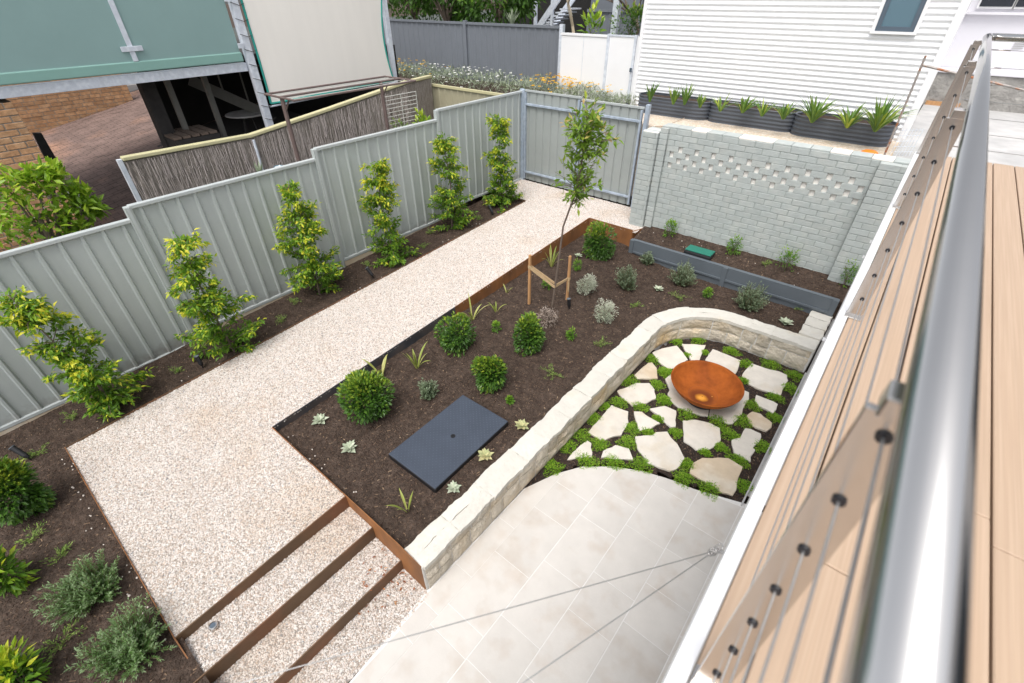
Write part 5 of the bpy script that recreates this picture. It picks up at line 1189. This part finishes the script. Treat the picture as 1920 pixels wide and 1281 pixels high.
C1 = [(1015, 250, 55), (1128, 360, 58), (820, 435, 70), (1062, 468, 50), (1118, 600, 58), (735, 622, 62), (605, 650, 44), (510, 755, 60), (845, 840, 58), (915, 655, -60), (1075, 757, -40), (985, 875, -55), (415, 905, 66), (295, 1000, 68), (810, 965, 66), (570, 975, 60), (455, 1115, -85), (690, 1128, -85), (165, 1175, 70), (925, 1150, 78)]
C2 = [(185, 150, 70), (460, 130, 72), (340, 320, -45), (560, 285, 42), (900, 270, -90), (1085, 435, 80), (1405, 450, 98), (1700, 575, 82), (60, 540, 75), (1065, 650, -60), (1645, 745, 88), (1460, 860, -95), (50, 890, 62), (1165, 965, 84), (1455, 1120, 80), (330, 1080, 95), (720, 1175, 105), (1040, 1170, 100)]
C3 = [(185, 285, 65), (880, 310, -105), (760, 470, -75), (555, 530, -60), (1270, 460, 95), (985, 630, -105), (325, 690, 85), (275, 865, 100), (610, 990, 115), (1040, 955, 92)]
for f_, s_, L_ in ((r1, 4.577, C1), (r2, 6.857, C2), (r3, 6.742, C3)):
    for x, y, r_ in L_: cushion(*f_((x, y)), abs(r_)/s_, r_ < 0)

# young staked tree
P = onto(1035, 575, zmid_b); YT = P[1]
t = thing('young_tree', 'young slender tree tied between two timber stakes', 'tree', P)
tp = [aty(x, y, YT) for x, y in ((1050, 470), (1056, 425), (1068, 392), (1083, 355), (1090, 310), (1096, 265), (1100, 225))]
b = B(); tr = [P-np.array([0, 0, .05])]+tp; b.tube(tr, [.016, .014, .013, .012, .010, .009, .006, .003], 8)
pos, D, V, L = [], [], [], []
def sprig(base, tip, m_, hi):
    b.tube([base, (base+tip)/2+NP.normal(size=3)*.015, tip], [.006, .004, .002], 5, cap=False)
    d = (tip-base); ln_ = np.linalg.norm(d); d = d/ln_
    for j in range(m_):
        s_ = R.random()**.7; pos.append(base+(tip-base)*s_+NP.normal(size=3)*.022); dd = d*.6+NP.normal(size=3)*.55; D.append(dd); V.append(.2+.4*R.random()+(hi if s_ > .8 and R.random() < .4 else 0)); L.append(R.uniform(.06, .115))
for i in range(46):
    u = R.uniform(.0, 1); k = 3+min(3, int(u*4)); base = tr[k+0]+(tr[min(k+1, 7)]-tr[k])*((u*4) % 1)
    a = R.uniform(0, 6.28); l = R.uniform(.15, .36)*(1.0 if u > .35 else .7); el = R.uniform(.3, 1.1)
    sprig(base, base+np.array([math.cos(a)*math.cos(el)+.12, math.sin(a)*math.cos(el), math.sin(el)])*l, int(13+R.random()*11 if u > .35 else 8), .4)
for x, y in ((1140, 245), (1155, 262), (1062, 228), (1075, 222), (1120, 215), (1060, 235), (1105, 210)): sprig(tr[6], aty(x, y, YT+R.uniform(-.2, .2)), 34, .6)
for x, y, m_ in ((1120, 300, 22), (1070, 290, 22), (1110, 325, 18), (1072, 320, 16), (1128, 282, 18), (1066, 262, 16), (1042, 345, 14), (1052, 372, 12), (1088, 385, 12), (1132, 345, 12), (1040, 322, 10)): sprig(tr[4], aty(x, y, YT+R.uniform(-.1, .1)), m_, .2)
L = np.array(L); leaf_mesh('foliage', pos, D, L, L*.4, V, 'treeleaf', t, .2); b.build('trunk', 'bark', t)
S1, S2 = onto(992, 570, zmid_b), onto(1063, 562, zmid_b)
for S, tpx, lb in ((S1, 478, 'timber tree stake left of the young tree'), (S2, 480, 'timber tree stake right of the young tree with a black sleeve foot')):
    H = height_to(S, tpx); q = B().bar(S-np.array([0, 0, .1]), S+np.array([.0, .0, H]), .034, .034).build('tree_stake', 'timber', bevel=.003); tag(q, lb, 'stake', 'timber stakes of the young tree')
h1, h2 = height_to(S1, 500), height_to(S2, 522); TM = tr[0]+(tr[1]-tr[0])*.5
tt = thing('tree_tie', 'hessian webbing tie looped from the stakes around the young trunk', 'tie', TM)
for S, h in ((S1, h1), (S2, h2)):
    a = S+np.array([0, -.02, h]); m2 = np.array([TM[0], TM[1], (a[2]+TM[2])/2]); zt_ = P[2]+.36; c = np.array([TM[0], TM[1]-.02, zt_])
    B().bar(a, c, .008, .035).build('webbing', 'hessian', tt)
    B().bar(a+np.array([0, .04, 0]), c+np.array([0, .05, .015]), .008, .035).build('webbing', 'hessian', tt)
    B().lathe([(.026, -.025), (.028, 0), (.026, .025)], (S[0], S[1], S[2]+h), 10).build('loop', 'hessian', tt)
    if S is S2: B().bar(a+np.array([.02, -.01, -.01]), a+np.array([.03, -.01, -.2]), .008, .02).build('loose_end', 'hessian', tt)
# spotlights
def spot(px, py, dx, dy, label, zf):
    P = onto(px, py, zf); t = thing('garden_spotlight', label, 'spotlight', P, 'black garden spotlights'); tip = P+np.array([dx, dy, .13])
    B().tube([P+np.array([0, 0, -.02]), P+np.array([0, 0, .05])], .009, 8).build('spike', 'black', t)
    B().tube([P+np.array([0, 0, .045])+(tip-P)*.0, P+np.array([0, 0, .045])+(tip-P)*.18, P+np.array([0, 0, .045])+(tip-P)], [.018, .026, .027], 14).build('body', 'black', t, smooth=False)
    B().tube([P+np.array([0, 0, .045])+(tip-P)*.99, P+np.array([0, 0, .045])+(tip-P)*1.03], .03, 14).build('bezel', 'slate', t)
for a in ((381, 690, -.03, .0, 'black garden spotlight between the first and second screening shrubs', zb_), (700, 522, -.08, -.03, 'black garden spotlight between the third and fourth screening shrubs', zb_), (924, 404, -.09, .0, 'black garden spotlight near the far end of the fence bed', zb_), (58, 863, -.10, -.05, 'black garden spotlight lying low at the left edge', zb_), (1067, 580, -.02, .0, 'black garden spotlight at the foot of the right tree stake', zmid_b)): spot(*a)

# =================================================================== the deck with its cable railing
ZD = 2.2; XE = 6.65; YD0, YD1 = -11.5, -2.42
dk = thing('deck', 'raised deck of tan composite boards with a white edge board', 'deck', (7.5, -6, ZD))
B().box(XE, XE+.04, YD0, YD1, ZD-.27, ZD+.004).build('fascia', 'whitepaint', dk, bevel=.003)
B().box(XE+.041, 11, YD1-.04, YD1, ZD-.27, ZD-.03).build('end_fascia', 'whitepaint', dk)
B().box(XE+.06, 9.86, YD0, YD1-.05, ZD-.27, ZD-.03).build('gap_underlay', 'black', dk)  # solid black underlay, its colour supplies the shade in the board gaps
xs_ = [XE+.044, XE+.137]+[XE+.142+.142*k for k in range(0, 1)]
edges = [(XE+.044, XE+.138)]+[(XE+.143+.1425*k, XE+.143+.1425*k+.1355) for k in range(22)]
for i, (a, e) in enumerate(edges):
    if a > 9.7: break
    js = [YD0, YD1-.003]
    cut = {0: -5.5, 1: -7.35, 4: -5.1, 5: -5.72, 3: -6.9, 2: -4.4}.get(i, R.uniform(-9, -4)); js = [YD0, cut, YD1-.003]
    if i == 4: js = [YD0, -7.0, YD1-.003]
    for p, q in zip(js, js[1:]): B().box(a, e, p+.0015, q-.0015, ZD-.025, ZD).build('board', 'deckboard', dk, bevel=.003, seg=1)
for y in (-4.72, -4.42, -5.9): B().box(XE-.012, XE+.0, y-.006, y+.006, ZD-.2, ZD-.185).build('bolt', 'whitepaint', dk)
rl = thing('cable_railing', 'polished stainless steel handrail with flat posts and wire cables on the deck', 'railing', (6.72, -6, ZD))
PYS = [-9.6, -7.83, -5.95, -4.2, -2.5]; PXS = dict(zip(PYS, (6.735, 6.728, 6.708, 6.70, 6.695))); PX = 6.70; HZ = [ZD+.10+.122*k for k in range(7)]
RX, RZ_ = 6.743, 3.117
B().tube([(RX, -11, RZ_), (RX, -2.56, RZ_), (RX+.012, -2.505, RZ_), (RX+.05, -2.48, RZ_)], .0275, 24).build('handrail', 'stainless', rl, smooth=True)
B().tube([(RX+.05, -2.48, RZ_), (10, -2.48, RZ_)], .0275, 20).build('end_handrail', 'stainless', rl, smooth=True)
for y in PYS:
    PX = PXS[y]
    p = B().box(PX-.03, PX+.03, y-.006, y+.006, ZD, RZ_-.055).build('post', 'stainlessdull', rl, bevel=.0015)
    B().box(PX-.034, PX+.034, y-.03, y+.03, ZD, ZD+.008).build('base_plate', 'stainlessdull', p, bevel=.002)
    B().box(PX-.02, PX+.035, y-.02, y+.02, RZ_-.055, RZ_-.024).build('saddle', 'stainlessdull', p, bevel=.003)
    for z in HZ: B().tube([(PX, y-.010, z), (PX, y+.010, z)], .0085, 12).build('grommet', 'grommet', p)
for x in (7.6, 8.7, 9.8):
    B().box(x-.006, x+.006, -2.51, -2.45, ZD, RZ_-.03).build('post', 'stainlessdull', rl)
for z in HZ:
    B().tube([(6.74, -11, z)]+[(PXS[y], y, z) for y in PYS], .0019, 8).build('cable', 'cable', rl, smooth=True)
    B().tube([(PX, -2.48, z), (10, -2.48, z)], .0021, 8).build('cable', 'cable', rl, smooth=True)
    B().tube([(6.80, -2.48, z), (6.93, -2.48, z)], .0045, 8).build('swage', 'stainlessdull', rl, smooth=True)
hw = thing('deck_house', 'white weatherboard house wall with dark glass doors behind the deck', 'house', (9.8, -7, ZD))
for k in range(18): B().box(9.80-.012, 9.86, -11.5, YD1, ZD+.16*k+.003, ZD+.16*k+.157).build('weatherboard', 'whitepaint', hw)
B().box(9.861, 10.1, -11.5, YD1, ZP-.2, ZD+2.9).build('body', 'whitepaint', hw)
for y in (-10.6, -8.6, -6.4, -4.2):
    f = B().box(9.765, 9.787, y-.85, y+.85, ZD+.02, ZD+2.2).build('door_frame', 'frame', hw)
    for o_ in (-.42, .42): B().box(9.755, 9.7645, y+o_-.37, y+o_+.37, ZD+.1, ZD+2.1).build('pane', 'darkglass', f)
# shade-sail wires from the fascia
an = np.array([6.625, -7.40, 2.05])
for k, (px, py, lab) in enumerate(((450, 1281, 'longer steel wire rope stretched from the deck edge across the patio'), (980, 1281, 'shorter steel wire rope from the deck edge leaving the bottom of the picture'))):
    e = atz(px, py, 2.06); d = e-an; tag(B().tube([an, e, an+d*2.2], .0014, 8).build('wire_rope', 'cable', smooth=True), lab, 'wire', 'wire ropes over the patio')
sh = thing('shackle', 'cluster of galvanised shackles fixing the wire ropes to the deck edge', 'shackle', an)
for k, (dx, dy, dz, r_) in enumerate(((0, 0, 0, .012), (-.006, -.012, .006, .011), (.008, .012, .01, .013))):
    c = an+np.array([dx, dy, dz]); B().tube([c+np.array([math.cos(a)*r_*.7, math.sin(a)*r_*1.3, .3*math.sin(2*a)*r_]) for a in np.linspace(0, 6.28, 16)], .0022, 7).build('bow', 'stainlessdull', sh, smooth=True)
for k in range(3): c = an+np.array([-.004+.004*k, -.01+.01*k, .008]); B().tube([c+np.array([-.008, 0, 0]), c+np.array([.012, .004, 0])], .0032, 8).build('clamp', 'stainlessdull', sh)
B().tube([an+np.array([.0, .01, 0]), np.array([XE+.001, an[1]+.012, an[2]])], .005, 8).build('eye_bolt', 'stainlessdull', sh)
